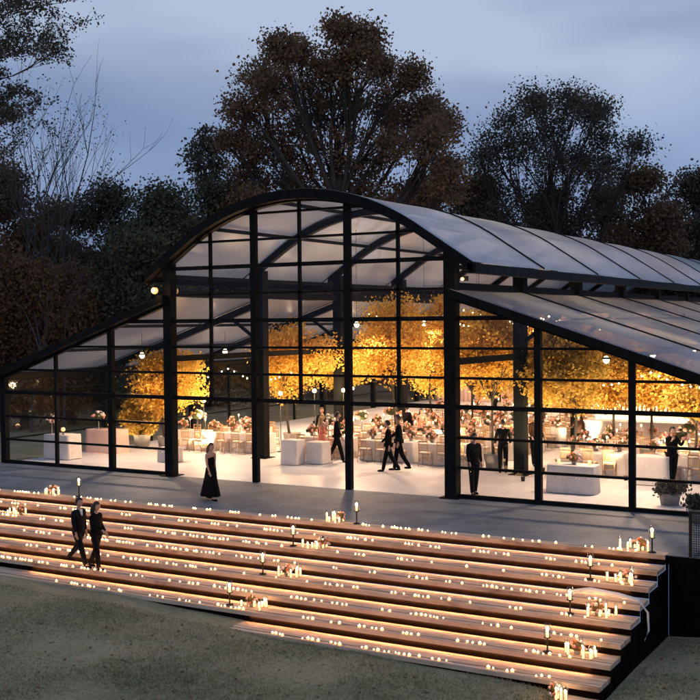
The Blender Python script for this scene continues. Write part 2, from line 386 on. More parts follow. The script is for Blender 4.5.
# panes
for k in range(12):
    xa, xb = XK[k] + wid[k] / 2 + .001, XK[k + 1] - wid[k + 1] / 2 - .001
    central = 3 <= k < 9; lv = ([2.68] if central else [.12, .9, 1.78, 2.68]) + LEV[3:] + [12]
    for z0, z1 in zip(lv[:-1], lv[1:]):
        z0 += .04; z1 -= .04
        X_ = [x for x in span(xa, xb, 9)]; tp = [min(z1, top(x) + .02) for x in X_]
        if max(tp) < z0 + .03: continue
        fv = [(x, 0.012, z0) for x in X_] + [(x, 0.012, max(z0, t_)) for x, t_ in zip(X_, tp)]
        MB().add(fv, [(i, i + 1, 9 + i + 1, 9 + i) for i in range(8)]).build('pane', MT['glass'], pav)
def strip(name, prof, y0, y1, mat, below=.0, thick=.3, parent=pav):
    """profile of (x,z) extruded in y with thickness downwards"""
    n_ = len(prof); vs = []
    for y in (y0, y1):
        vs += [(x, y, z) for x, z in prof] + [(x, y, z - thick) for x, z in prof]
    fs = []
    for i in range(n_ - 1):
        a, b_, c, d = i, i + 1, n_ + i, n_ + i + 1; o = 2 * n_
        fs += [(a, b_, d, c), (o + b_, o + a, o + c, o + d), (a, o + a, o + b_, b_), (c, d, o + d, o + c)]
    fs += [(0, n_, 3 * n_, 2 * n_), (n_ - 1, 3 * n_ - 1, 4 * n_ - 1, 2 * n_ - 1)]
    return MB().add(vs, fs).build(name, mat, parent)
AX = span(-EAVE, EAVE, 33)
arcp = [(x, arc_z(x)) for x in AX]
for i, y in enumerate(FRAMES):
    d = .30 if i == 0 else .26
    if i == 0: strip('arch_rib', [(x, z + .02) for x, z in arcp], -.42, -.14, MT['frame'], thick=.30)
    strip('arch_rib', [(x, z - .03) for x, z in arcp if abs(x) < EAVE - .1], y - .12, y + .12, MT['frame'], thick=d)
    for s in (-1, 1):
        e = [(s * HN * 1.0, aisle_z(HN) - .02), (s * (HA + .25), aisle_z(HA + .25) - .02)]
        e = sorted(e)
        if i == 0: strip('rafter', [(x, z + .06) for x, z in e], -.40, -.12, MT['frame'], thick=.24)
        strip('rafter', [(x, z - .01) for x, z in e], y - .10, y + .10, MT['frame'], thick=.26)
        if i:
            MB().box(s * HN - .19, s * HN + .19, y - .19, y + .19, .004, arc_z(HN) - .25).build('column', MT['frame'], pav)
            MB().box(s * HN - .34, s * HN + .34, y - .34, y + .34, .006, .03).build('base_plate', MT['frame'], pav)
            MB().box(s * HA - .12, s * HA + .12, y - .12, y + .12, .004, aisle_z(HA) - .26).build('column', MT['frame'], pav)
            # knee braces to the rafter
            MB().bar((s * (HN + .15), y, 4.5), (s * (HN + 1.4), y, aisle_z(HN + 1.4) - .3), .09, .12).build('knee_brace', MT['frame'], pav)
            MB().bar((s * (HA - .1), y, 2.2), (s * (HA - 1.1), y, aisle_z(HA - 1.1) - .3), .07, .07).build('knee_brace', MT['frame'], pav)
# longitudinal members
for s in (-1, 1):
    MB().box(s * EAVE - .16, s * EAVE + .10, -.42, YEND, arc_z(EAVE) - .30, arc_z(EAVE) - .02).build('gutter', MT['frame'], pav)
    MB().box(s * HN - .08, s * HN + .08, .2, YEND, 6.12, 6.34).build('eave_beam', MT['frame'], pav)
    MB().box(s * HN - .06, s * HN + .06, .2, YEND, 6.74, 6.86).build('eave_beam', MT['frame'], pav)
    MB().box(s * HN - .07, s * HN + .07, .2, YEND, 3.9, 4.1).build('tie_beam', MT['frame'], pav)
    MB().box(s * (HA + .2) - .14, s * (HA + .2) + .12, -.40, YEND, aisle_z(HA + .2) - .3, aisle_z(HA + .2) - .03).build('gutter', MT['frame'], pav)
    for d in (.34, .67):
        x = s * (HN + d * (HA - HN)); MB().box(x - .04, x + .04, .2, YEND, aisle_z(x) - .16, aisle_z(x) - .05).build('purlin', MT['frame'], pav)
    for z in (.9, 1.78, 2.68): MB().box(s * HA - .03, s * HA + .03, .13, YEND, z - .03, z + .03).build('side_transom', MT['frame'], pav)
    g0 = FRAMES
    for a, b_ in zip(g0[:-1], g0[1:]):
        x = s * (HA + .02); MB().add([(x, a + .1, .05), (x, b_ - .1, .05), (x, b_ - .1, 3.3), (x, a + .1, 3.3)], [(0, 1, 2, 3)]).build('side_pane', MT['glass'], pav)
        ym = (a + b_) / 2; MB().box(s * HA - .05, s * HA + .05, ym - .05, ym + .05, .004, 3.2).build('mullion', MT['frame'], pav)
for x in (-3.6, -1.2, 1.2, 3.6):
    MB().box(x - .04, x + .04, .15, YEND, arc_z(x) - .2, arc_z(x) - .08).build('purlin', MT['frame'], pav)
# roof membranes, per bay
def membrane_sheet(name, prof, y0, y1, sag, mat):
    NY = 7; n_ = len(prof); vs = []
    for j in range(NY):
        t_ = j / (NY - 1); y = y0 + (y1 - y0) * t_
        vs += [(x, y, z - sag * math.sin(PI * t_)) for x, z in prof]
    fs = [(j * n_ + i, j * n_ + i + 1, (j + 1) * n_ + i + 1, (j + 1) * n_ + i) for j in range(NY - 1) for i in range(n_ - 1)]
    return MB().add(vs, fs, 0, True).build(name, mat, pav)
ys_ = [-.40] + FRAMES[1:]
for a, b_ in zip(ys_[:-1], ys_[1:]):
    membrane_sheet('roof_membrane', [(x, z + .03) for x, z in arcp], a + .02, b_ - .02, .03, MT['roof'])
    for s in (-1, 1):
        xs_ = sorted([s * v for v in span(HN + .1, HA + .3, 12)])
        membrane_sheet('aisle_membrane', [(x, aisle_z(x) + .045) for x in xs_], a + .02, b_ - .02, .04, MT['aisle_roof'])
for y in FRAMES[1:]:
    strip('roof_seam', [(x, z + .075) for x, z in arcp], y - .055, y + .055, MT['frame'], thick=.05)
    for s in (-1, 1):
        e = sorted([(s * (HN + .1), aisle_z(HN + .1) + .085), (s * (HA + .3), aisle_z(HA + .3) + .085)])
        strip('roof_seam', e, y - .05, y + .05, MT['frame'], thick=.05)

# end drape wall far inside
dr = empty('drape_wall', (0, 36.2, 0), label='peach fabric drapes closing the far end of the glass pavilion', cat='drapes')
for i in range(9):
    x0, x1 = -12.6 + i * 2.8, -12.6 + (i + 1) * 2.8 - .08; vs = []; fs = []
    N = 48; h = (5.6 if abs((x0 + x1) / 2) < 5 else 3.6)
    for j in range(N + 1):
        x = x0 + (x1 - x0) * j / N; yy = .07 * math.sin(j * 1.3) + .03 * math.sin(j * .47 + i)
        vs += [(x, yy, .02), (x, yy * .6, h)]
    fs = [(2 * j, 2 * j + 2, 2 * j + 3, 2 * j + 1) for j in range(N)]
    MB().add(vs, fs, 0, True).build('drape', MT['peachcloth'], dr)

# ------------------------------------------------------------------ lamps
def plight(loc, power, col=(1, .62, .30), r=.12, parent=None, name='lamp_light'):
    l = bpy.data.lights.new(name, 'POINT'); l.energy = power; l.color = col; l.shadow_soft_size = r
    o = bpy.data.objects.new(name, l); COL.objects.link(o); o.location = loc
    if parent: o.parent = parent
    return o
def wall_lantern(loc, label, s):
    e = empty('wall_lantern', loc, label=label, cat='lantern', group='lanterns on the front columns')
    MB().ball((s * .30, -.45, 0), .12, 10).build('globe', MT['lantern'], e)
    MB().bar((0, -.2, .25), (s * .30, -.45, .25), .03).bar((s * .30, -.45, .25), (s * .30, -.45, .1), .02).lathe([(.02, .16), (.10, .12), (.10, .1)], 10, c=(s * .3, -.45, 0)).build('arm', MT['iron'], e)
    plight((s * .30, -.62, 0), 14, (1, .5, .16), parent=e)
wall_lantern((-HN, 0, 6.32), 'glowing amber lantern outside the left front column', -.9)
e = empty('eave_spotlight', (HN + .3, .0, 6.42), label='small glowing spotlight under the eave by the right front column', cat='spotlight')
MB().ball((.1, -.1, 0), .055, 8).build('bulb', MT['lantern'], e); MB().box(.02, .18, -.02, .14, -.05, .09).build('housing', MT['iron'], e)
plight((.1, -.25, -.02), 5, (1, .6, .3), .05, e)

def globe_lamp(px, D, z, label, power=260):
    x, y = at(px, D)
    e = empty('globe_lamp', (x, y, .004), label=label, cat='floor lamp', group='globe lamps between the tables')
    MB().lathe([(.16, 0), (.16, .02), (.02, .04), (.014, z - .12)], 10).build('stand', MT['iron'], e)
    MB().ball((0, 0, z), .085, 10).build('globe', MT['globe'], e)
    plight((0, 0, z + .02), power, parent=e, r=.13)
globe_lamp(203, 45.5, 2.02, 'glowing globe lamp on a thin stand by the left banquet tables')
globe_lamp(280, 44.5, 2.35, 'glowing globe lamp just right of the left open doorway post')
globe_lamp(314, 46, 2.35, 'bright globe lamp behind the woman in the coral dress')
globe_lamp(343, 47, 2.30, 'globe lamp directly left of the central door post')
globe_lamp(352, 50, 2.2, 'smaller looking globe lamp just right of the central door post')

def pendant(x, y, z, label, zr, power):
    e = empty('pendant_lamp', (x, y, z), label=label, cat='pendant lamp', group='pendant lamps under the roof')
    MB().tube([(0, 0, .1), (0, 0, zr - z)], [.008, .008], 5).build('cord', MT['iron'], e)
    MB().ball((0, 0, 0), .10, 8, sq=(1, 1, 1.15)).build('globe', MT['globe'], e)
    l = bpy.data.lights.new('lamp_light', 'SPOT'); l.energy = power; l.color = (1, .67, .42); l.spot_size = 2.75; l.spot_blend = .35; l.shadow_soft_size = .12
    o = bpy.data.objects.new('lamp_light', l); COL.objects.link(o); o.location = (0, 0, -.13); o.parent = e
    plight((0, 0, .0), 55, (1, .60, .42), .12, e)
    MB().lathe([(.035, .10), (.16, .03), (.165, .02), (.03, .085)], 14).build('shade', MT['iron'], e)
k = 0
ordw = ['first', 'second', 'third', 'fourth', 'fifth', 'sixth', 'seventh', 'eighth', 'ninth', 'tenth']
for j, y in enumerate((2.9, 8.2, 14.2, 20, 26, 32)):
    for x, nm in ((-9, 'left aisle'), (-2.6, 'left half of the nave'), (2.6, 'right half of the nave'), (9, 'right aisle')):
        if j == 0 and abs(x) < 5: continue  # the front pendant in each aisle is added to brighten the floor there
        na = abs(x) < 5; z = 5.1 if na else 4.0
        zr = (arc_z(x) - .1) if na else (aisle_z(x) - .02)
        pendant(x, y, z, f'{ordw[j]} glowing pendant lamp from the front in the {nm}', zr, 1400 if na else 950)
for y, x0, x1, zz, lb in ((9.5, .6, 5.0, 5.5, 'warm string lights hanging above the amber tree right of the doors'), (12.6, -4.9, 4.9, 5.7, 'string lights swagged across the nave behind the second arch'), (15.5, -4.9, 4.9, 5.2, 'string lights swagged across the nave above the third table row'), (19, -4.9, 4.9, 5.5, 'string lights swagged across the nave above the fourth table row'), (24, -4.9, 4.9, 5.2, 'string lights across the far end of the nave'),
        (7.5, 5.6, 12.6, 3.45, 'string lights across the right aisle nearest the glass'), (11.3, 5.6, 12.6, 3.4, 'string lights across the right aisle above the third row'), (16, 5.6, 12.6, 3.4, 'string lights across the right aisle above the bar'), (8.5, -12.6, -5.6, 3.3, 'string lights across the left aisle behind the banquet tables')):
    e = empty('string_lights', (0, y, 0), label=lb, cat='string lights')
    P = []; N = 26
    for i in range(N + 1):
        t_ = i / N; P.append((x0 + (x1 - x0) * t_, .1 * math.sin(i), zz - .45 * math.sin(PI * ((t_ * 2) % 1))))
    MB().tube(P, [.006] * len(P), 3).build('cable', MT['iron'], e)
    bb = MB()
    for p_ in P[1:-1]: bb.ball((p_[0], p_[1], p_[2] - .05), .032, 4)
    ob = bb.build('bulbs', MT['globe'], e)

# ------------------------------------------------------------------ trees
def make_leaves(tips, per, spread, size, mat, name, parent, aspect=.75, squash=.8):
    tips = np.asarray(tips); n_ = len(tips) * per
    P = np.repeat(tips, per, 0) + RNG.normal(size=(n_, 3)) * spread * np.array([1, 1, squash])
    return scatter_quads(name, P, None, size, aspect, mat, parent=parent)
def limb_path(a, b_, sag, k=5):
    a = np.array(a, float); b_ = np.array(b_, float); L = np.linalg.norm(b_ - a); out = []
    j = RNG.normal(size=3) * L * .07
    for i in range(k + 1):
        t_ = i / k; out.append(tuple(a + (b_ - a) * t_ + np.array([0, 0, sag * L]) * math.sin(PI * t_) + j * math.sin(PI * t_)))
    return out
def tree(name, label, x, y, z0, crown, leaf, bark, per=60, spread=.55, size=.26, ntips=14, trunk_r=.35, group=None, cat='tree', trunk_top=None, lr=.12, seglimb=True, leaves=True):
    """crown: list of lobes (dx,dy,z,r); tips spread over each lobe's shell"""
    e = empty(name, (x, y, z0), label=label, cat=cat, group=group)
    zt = trunk_top or max(c[2] for c in crown) * .75
    ctr = np.mean([(c[0], c[1]) for c in crown], 0)
    tb = MB(); tp = limb_path((0, 0, -.1), (ctr[0] * .4, ctr[1] * .4, zt), 0, 6)
    tb.tube(tp, [trunk_r * (1 - .72 * i / 6) * (1.25 if i == 0 else 1) for i in range(7)], 8)
    tips = []
    for (dx, dy, cz, r) in crown:
        hb = max(.25, min(.98, .42 + .5 * (cz / max(c[2] for c in crown)) - .15 * (abs(dx) + abs(dy)) / (r * 4 + 1)))
        pb = np.array(tp[int(hb * 6)]);
        lp = limb_path(pb, (dx, dy, cz), -.04, 5); rr = trunk_r * lr * (2 if seglimb else 1.4)
        tb.tube(lp, [rr * (1 - .75 * i / 5) for i in range(6)], 5, cap=False)
        v = RNG.normal(size=(ntips, 3)); v /= np.linalg.norm(v, axis=1)[:, None]
        rad = r * RNG.uniform(.25, 1.0, ntips) ** .6
        T = np.array([dx, dy, cz]) + v * rad[:, None] * np.array([1, 1, .85])
        T[:, 2] = np.maximum(T[:, 2], .25)
        for q in T:
            s_ = np.array(lp[int(RNG.integers(2, 6))])
            mid = (s_ + q) / 2 + RNG.normal(size=3) * r * .08
            tb.tube([s_, mid, q], [rr * .3, rr * .2, rr * .07], 3, cap=False)
        tips += list(T)
    tb.build('trunk', bark, e)
    if leaves: make_leaves(tips, per, spread, size, leaf, 'crown', e)
    return e
def lobes(w, h, zc, n_, r, seed, dpt=None, top_bias=0):
    """random lobes within an ellipsoid of half width w, half height h centred at zc"""
    rg = np.random.default_rng(seed); out = []
    while len(out) < n_:
        v = rg.uniform(-1, 1, 3)
        if np.linalg.norm(v) > 1 or np.linalg.norm(v) < .35: continue
        out.append((v[0] * w, v[1] * (dpt or w), zc + v[2] * h, r * rg.uniform(.7, 1.25)))
    return out
# lobes given in picture columns/heights for the two trees whose outline is recognisable
RV = Vector((Vector((FW.x, FW.y)).normalized().y, -Vector((FW.x, FW.y)).normalized().x))
def outline(pts, px0, D, depth=3.0, seed=1):
    rg = np.random.default_rng(seed); out = []
    for px, py, pr_ in pts:
        w = (px - px0) / FOC * D; z = zat(px, py, D); r = pr_ / FOC * D; dd = rg.uniform(-1, 1) * depth
        out.append((RV.x * w - RV.y * dd, RV.y * w + RV.x * dd, z, r))
    return out
D = 72; x, y = at(340, D)
pts = [(345, 42, 13), (368, 46, 16), (385, 60, 14), (300, 50, 14), (288, 62, 16), (330, 68, 20), (262, 78, 20), (360, 75, 28), (310, 85, 28), (280, 100, 26), (250, 112, 20), (238, 140, 18), (265, 145, 26), (345, 115, 32), (300, 130, 30), (390, 95, 22), (410, 84, 16), (430, 105, 20), (405, 120, 24), (440, 130, 18), (425, 150, 26), (452, 158, 12), (385, 150, 30), (340, 160, 34), (290, 170, 30), (245, 175, 22), (360, 195, 30), (410, 190, 26), (445, 190, 16), (300, 205, 28), (235, 205, 18), (255, 215, 26)]
tree('oak_tree', 'big russet brown autumn tree towering behind the vault roof', x, y, -.1, outline(pts, 340, D, 4, 3), MT['oak_leaf'], MT['bark'], per=80, spread=.42, size=.175, ntips=25, trunk_r=.7)
D = 84; x, y = at(550, D)
pts = [(548, 96, 14), (570, 98, 12), (592, 96, 12), (525, 110, 14), (604, 108, 10), (508, 122, 12), (560, 118, 16), (585, 122, 14), (540, 132, 16), (495, 142, 14), (612, 132, 10), (482, 160, 12), (515, 152, 16), (570, 148, 18), (598, 152, 12), (545, 165, 18), (500, 175, 16), (620, 158, 10), (590, 180, 16), (560, 190, 18), (525, 195, 18), (480, 195, 16), (610, 195, 14), (627, 150, 7), (545, 215, 18), (500, 215, 16), (585, 215, 16)]
tree('tall_tree', 'tall airy dark tree with sparse small leaves right of the big brown tree', x, y, -.1, outline(pts, 550, D, 4, 4), MT['dark_leaf'], MT['bark'], per=58, spread=.60, size=.17, ntips=20, trunk_r=.45)
D = 80; x, y = at(208, D)
pts = [(205, 135, 9), (215, 148, 9), (198, 150, 9), (222, 165, 8), (200, 168, 10), (212, 180, 10)]
tree('sparse_tree', 'small sparse tree rising just left of the big brown tree', x, y, -.1, outline(pts, 208, D, 1.5, 5), MT['dark_leaf'], MT['bark'], per=30, spread=.35, size=.22, ntips=12, trunk_r=.25)

def belt(name, label, px, D, py_top, pw, mat, n_=16, seed=1, per=None, size=None, r=None, ntips=14, spread=.6, bark='bark', group='trees behind the pavilion'):
    per = per or (210 if D < 75 else 120); size = size or (.165 if D < 75 else .22)
    x, y = at(px, D); zt = zat(px, py_top, D); w = pw / FOC * D; r = r or w * .42
    L = [(dx, dy, max(r * .5, z), rr) for dx, dy, z, rr in lobes(w - r * .5, (zt - r) * .5, (zt - r * .6) * .53, n_, r, seed)]
    L.append((0, 0, zt - r * .8, r * .8))
    return tree(name, label, x, y, -.1, L, mat, MT[bark], per=per, spread=spread, size=size, ntips=ntips, trunk_r=max(.2, w * .09), group=group)
B = [  # kind, label, px, D, top y, half width px, mat
 ('evergreen_tree', 'dark evergreen with a rounded top left of the building, right of the bare trunks', 112, 68, 183, 50, 'ever_leaf'),
 ('evergreen_tree', 'dark evergreen centred above the left end of the lean-to roof', 160, 64, 186, 48, 'ever_leaf'),
 ('evergreen_tree', 'dark evergreen tucked against the left shoulder of the vault', 212, 70, 182, 42, 'ever_leaf'),
 ('evergreen_tree', 'low dark evergreen in the gap above the amber lantern', 140, 58, 232, 46, 'ever_leaf'),
 ('brown_tree', 'brown leaved tree at the left edge behind the bare trunks', 5, 66, 165, 40, 'brown_leaf'),
 ('brown_tree', 'dark brown tree standing between left edge and evergreens', 55, 72, 205, 38, 'brown_leaf'),
 ('rust_tree', 'rusty orange bush above the left corner of the building', 22, 55.5, 262, 36, 'oak_rust'),
 ('rust_tree', 'dull rust bush at the far left edge beside the lean-to', -18, 56, 240, 30, 'oak_rust'),
 ('rust_tree', 'low rust bush just left of the dark evergreens', 70, 58, 272, 30, 'brown_leaf'),
 ('brown_tree', 'brown tree filling the sky under the big autumn tree on its left', 250, 78, 186, 34, 'brown_leaf'),
 ('brown_tree', 'brown tree low behind the vault crest', 330, 80, 182, 44, 'oak_leaf'),
 ('brown_tree', 'brown tree behind the roof between the two tallest trees', 430, 80, 180, 40, 'brown_leaf'),
 ('brown_tree', 'dark round brown tree at the left foot of the tall airy tree', 480, 88, 176, 36, 'brown_leaf'),
 ('brown_tree', 'brown tree low beneath the tall airy tree', 550, 92, 190, 44, 'brown_leaf'),
 ('brown_tree', 'dense brown tree on the right with a rounded shoulder', 645, 88, 166, 42, 'brown_leaf'),
 ('evergreen_tree', 'dark tree cut by the right edge of the picture', 698, 92, 172, 34, 'dark_leaf'),
 ('evergreen_tree', 'dark tree in the gap right of the tall airy tree', 608, 96, 186, 34, 'dark_leaf'),
 ('brown_tree', 'brown tree behind the long roof near the right edge', 668, 96, 196, 40, 'brown_leaf'),
 ('evergreen_tree', 'low dark evergreen behind the long roof, second from the right edge', 720, 100, 160, 40, 'ever_leaf'),
]
for i, (nm, lb, px, D, ty, pw, mt) in enumerate(B): belt(nm, lb, px, D, ty, pw, MT[mt], seed=20 + i)
# undergrowth wall far behind, seen through the glass: a hedge mass
P = []
for i in range(9000):
    px = random.uniform(-120, 820); D = random.uniform(92, 104) if px > 240 else random.uniform(74, 84)
    x, y = at(px, D); P.append((x, y, random.uniform(0, 1) ** .8 * 9.5))
tag(make_leaves(P, 9, .7, .75, MT['brown_leaf'], 'woodland_undergrowth', None), 'dark brown woodland undergrowth behind the trees', 'undergrowth', kind='stuff')

def bare_tree(label, px, D, lean, ztop, n_main, seed, r0=.16, fan=.35, leaf=False, name='bare_tree', base_z=-.1, depthoff=0):
    rg = random.Random(seed); x, y = at(px, D)
    e = empty(name, (x, y, base_z), label=label, cat='tree', group='bare trees at the left')
    mb = MB(); tips = []
    def grow(p, d, L, r, lev):
        k = 4; pts_ = [p]; q = p
        for i in range(k):
            d2 = (d + Vector((rg.gauss(0, .07), rg.gauss(0, .07), .05))).normalized(); q = q + d2 * (L / k); pts_.append(q); d = d2
        mb.tube(pts_, [r * (1 - .45 * i / k) for i in range(k + 1)], 5 if lev < 2 else 3, cap=False)
        if lev >= 4 or L < .5: tips.append(tuple(q)); return
        for j in range(rg.choice([2, 3, 3]) if lev else n_main):
            s_ = pts_[rg.choice([2, 3, 4])] if j else pts_[-1]
            ax = Vector((rg.gauss(0, 1), rg.gauss(0, 1), rg.gauss(0, .3))).normalized()
            nd = (d + ax * rg.uniform(.6, 1.5) * fan).normalized()
            grow(s_, nd, L * rg.uniform(.55, .78), r * .5, lev + 1)
    d0 = Vector((RV.x * lean, RV.y * lean, 1)).normalized()
    grow(Vector((0, 0, 0)), d0, ztop * .42, r0, 0)
    mb.build('trunk', MT['barkpale'], e)
    if leaf: make_leaves(tips, 7, .3, .10, MT['dark_leaf'], 'crown', e)
    return e
bare_tree('bare grey tree forking near the left edge with upright branches', 16, 62, -.02, 17.5, 5, 3, fan=.45, leaf=True)
bare_tree('bare grey tree, second of the upright ones from the left edge', 40, 64, .02, 18.5, 5, 4, fan=.45, leaf=True)
bare_tree('bare tree leaning right with a dense twiggy top', 60, 60, .10, 18, 6, 5, fan=.5)
bare_tree('thin bare tree leaning strongly right over the evergreens', 66, 66, .16, 13.5, 5, 6, fan=.6)
bare_tree('bare fan-shaped small tree rising above the evergreens', 132, 70, .04, 13.5, 6, 8, fan=.7)
bare_tree('thin bare sapling growing through the rust bushes at left', 30, 54, .06, 9, 4, 9, r0=.1, fan=.5)
bare_tree('pale slim sapling between the rust bush and the evergreens', 62, 55, .12, 8.5, 4, 12, r0=.09, fan=.5)
# overhanging leafy tree top-left (trunk left of frame, nearer)
def overhang():
    D = 46; x, y = at(-75, D); rg = random.Random(17)
    e = empty('overhanging_tree', (x, y, -.1), label='leafy tree whose thin branches reach in at the top left corner', cat='tree')
    mb = MB(); tips = []
    mb.tube(limb_path((0, 0, 0), (.3, 0, 19), 0, 6), [.3 * (1 - .1 * i) for i in range(7)], 8)
    def grow(p, d, L, r, lev):
        pts_ = [p]; q = p
        for i in range(5):
            d = (d + Vector((rg.gauss(0, .10), rg.gauss(0, .10), rg.gauss(.02, .09)))).normalized(); q = q + d * (L / 5); pts_.append(q)
        mb.tube(pts_, [r * (1 - .6 * i / 5) for i in range(6)], 5 if lev < 2 else 3, cap=False)
        if lev >= 2: tips.extend(tuple(v) for v in pts_[2:])
        if lev >= 4: return
        for j in range(4 if lev < 3 else 3):
            k_ = rg.choice([2, 3, 4, 5]); s_ = pts_[k_]
            nd = (d + Vector((rg.gauss(0, .5), rg.gauss(0, .5), rg.gauss(.15, .45)))).normalized()
            grow(s_, nd, L * rg.uniform(.42, .62), r * .5, lev + 1)
    rv = RV.normalized()
    for z, up, L in ((11.5, .30, 4.6), (13.5, .22, 5.6), (14.5, .42, 5.4), (16, .22, 6.2), (17, .35, 5.0), (12.5, .5, 4.0)):
        grow(Vector((.2, 0, z + .6)), Vector((rv.x + rg.gauss(0, .12), rv.y + rg.gauss(0, .12), up)).normalized(), L * .72, .06, 0)
    mb.build('trunk', MT['barkpale'], e)
    make_leaves(tips, 2, .14, .10, MT['dark_leaf'], 'crown', e)
overhang()

# ------------------------------------------------------------------ amber trees indoors
def amber(px, D, ytop, ybot, rpx, label, mat='amber_leaf', seed=0, pot=True, power=850, per=88, size=.10):
    x, y = at(px, D); r = rpx / FOC * D
    r *= 1.12
    cap = (arc_z(x) if abs(x) < HN else aisle_z(x)) - .35
    zt = min(zat(px, ytop, D), cap); zb = zat(px, ybot, D); zb = max(.5, zb)
    L = lobes(r * .68, (zt - zb) * .36, (zt + zb) / 2, 15, r * .38, seed) + [(0, 0, zt - r * .3, r * .3)]
    e = tree('amber_tree', label, x, y, .004, L, MT[mat], MT['bark'], per=per, spread=r * .13, size=size, ntips=11, trunk_r=.07, group='amber trees inside the pavilion', trunk_top=zt * .7, lr=.25)
    MB().lathe([(.30, 0), (.38, .5), (.40, .52), (.36, .52), (.34, .46)], 14).build('planter', MT['pot'], e)
    for a in (2.2, -.9):
        l = bpy.data.lights.new('uplight', 'SPOT'); l.energy = power; l.color = (1, .70, .38); l.spot_size = 1.9; l.spot_blend = .8; l.shadow_soft_size = .08
        o = bpy.data.objects.new('uplight', l); COL.objects.link(o); o.parent = e
        dx, dy = (FW.x * -1) * 1.0 , (FW.y * -1) * 1.0
        ang = math.atan2(dy, dx) + (.9 if a > 0 else -.9); rr = r * 1.35
        o.location = (math.cos(ang) * rr, math.sin(ang) * rr, .25)
        tgt = Vector((0, 0, (zt + zb) / 2)) - Vector(o.location); o.rotation_euler = tgt.to_track_quat('-Z', 'Y').to_euler()
        MB().lathe([(.06, -.12), (.075, .02), (.06, .02)], 8).build('uplight_can', MT['iron'], e, (o.location[0], o.location[1], .13))
    return e
amber(165, 46, 336, 402, 42, 'round amber tree beside the left front column', seed=1)
amber(141, 47, 394, 440, 18, 'small slim amber tree low behind the left lean-to glazing', 'amber_dark', seed=2, power=90, size=.12)
amber(291, 47, 326, 400, 42, 'amber tree framed by the left open doorway bays', seed=3)
amber(398, 46, 300, 402, 50, 'broad amber tree above the pair walking through the doors', seed=4)
amber(440, 50, 296, 396, 30, 'amber tree behind the main right column', seed=5)
amber(494, 39, 306, 404, 36, 'amber tree above the man standing with his back turned', seed=6)
amber(566, 37, 322, 418, 42, 'golden olive tree right of the double column', 'amber_dark', seed=7)
amber(612, 42, 330, 422, 34, 'amber tree left of the second right lean-to mullion', seed=8)
amber(652, 40, 352, 424, 30, 'amber tree right of the second right lean-to mullion', seed=9)
amber(694, 38, 366, 424, 26, 'amber tree at the right edge of the picture', 'amber_dark', seed=10)
amber(345, 58, 322, 398, 26, 'amber tree in the distance behind the central door post', 'amber_dark', seed=11)
amber(520, 58, 318, 400, 34, 'distant amber tree behind the twin posts at right', 'amber_dark', seed=12)
amber(590, 62, 318, 396, 34, 'distant amber tree in the middle of the right lean-to', seed=13)
amber(640, 52, 318, 408, 40, 'distant amber tree filling the right lean-to near the drapes', seed=15, pot=True)
amber(545, 46, 318, 408, 36, 'amber tree behind the golden olive tree', seed=16)
amber(675, 46, 322, 410, 38, 'distant amber tree near the right edge behind the bar', 'amber_dark', seed=17)
amber(470, 46, 312, 404, 32, 'amber tree directly behind the main right column', seed=18)
amber(440, 64, 318, 396, 34, 'distant amber tree seen past the main right column', seed=14)

# ------------------------------------------------------------------ tables and chairs
def cloth_table(L, W, H, name='banquet_table'):
    """box cloth with rounded, slightly pleated skirt"""
    n_ = 72; vs = []; prof = [(1.0, H), (1.006, H - .02), (1.01, H * .6), (1.03, .02)]
    def rr(a):
        c, s_ = math.cos(a), math.sin(a); e_ = 10
        return (abs(c) ** e_ + abs(s_) ** e_) ** (-1 / e_)
    for sc, z in prof:
        for k_ in range(n_):
            a = 2 * PI * k_ / n_; q = rr(a) * (sc + (.034 * math.sin(a * 24 + 2 * math.sin(a * 3)) if z < H * .7 else 0) * (1 - z / H))
            vs.append((math.cos(a) * q * L / 2, math.sin(a) * q * W / 2, z))
    fs = [(j * n_ + k_, (j + 1) * n_ + k_, (j + 1) * n_ + (k_ + 1) % n_, j * n_ + (k_ + 1) % n_) for j in range(3) for k_ in range(n_)] + [tuple(range(n_))]
    return MB().add(vs, fs, 0, True)
tbl_proto = None
chair_frame = MB()
for sx in (-1, 1):
    chair_frame.tube([(sx * .19, -.19, 0), (sx * .18, -.17, .44)], [.014, .018], 6)
    chair_frame.tube([(sx * .20, .22, 0), (sx * .18, .18, .44), (sx * .17, .22, .92)], [.014, .018, .014], 6)
    chair_frame.bar((sx * .19, -.18, .2), (sx * .19, .2, .2), .018)
chair_frame.bar((-.19, -.18, .26), (.19, -.18, .26), .018).bar((-.19, .2, .26), (.19, .2, .26), .018)
cf_m = chair_frame.mesh('chair_frame', MT['gold'])
cs_m = MB().box(-.20, .20, -.2, .19, .43, .46).mesh('seat', MT['gold'])
cc_m = MB().box(-.19, .19, -.19, .17, .46, .50).mesh('cushion', MT['cushion'])
cb = MB().box(-.17, .17, .205, .228, .87, .92).box(-.17, .17, .20, .222, .55, .58).box(-.17, .17, .203, .225, .78, .81)
for i in range(6): cb.box(-.135 + i * .054 - .008, -.135 + i * .054 + .008, .2, .218, .56, .8)
cb_m = cb.mesh('backrest', MT['gold'])
def chair(x, y, rz, label, group):
    e = empty('banquet_chair', (x, y, .004), rz, label=label, cat='chair', group=group)
    pr_ = e
    for nm, me in (('frame', cf_m), ('backrest', cb_m), ('seat', cs_m), ('cushion', cc_m)):
        o = bpy.data.objects.new(nm, me); COL.objects.link(o); o.parent = pr_
        if nm == 'seat': pr_ = o
    return e
tm = cloth_table(2.2, .95, .76).mesh('banquet_table', MT['cloth'])
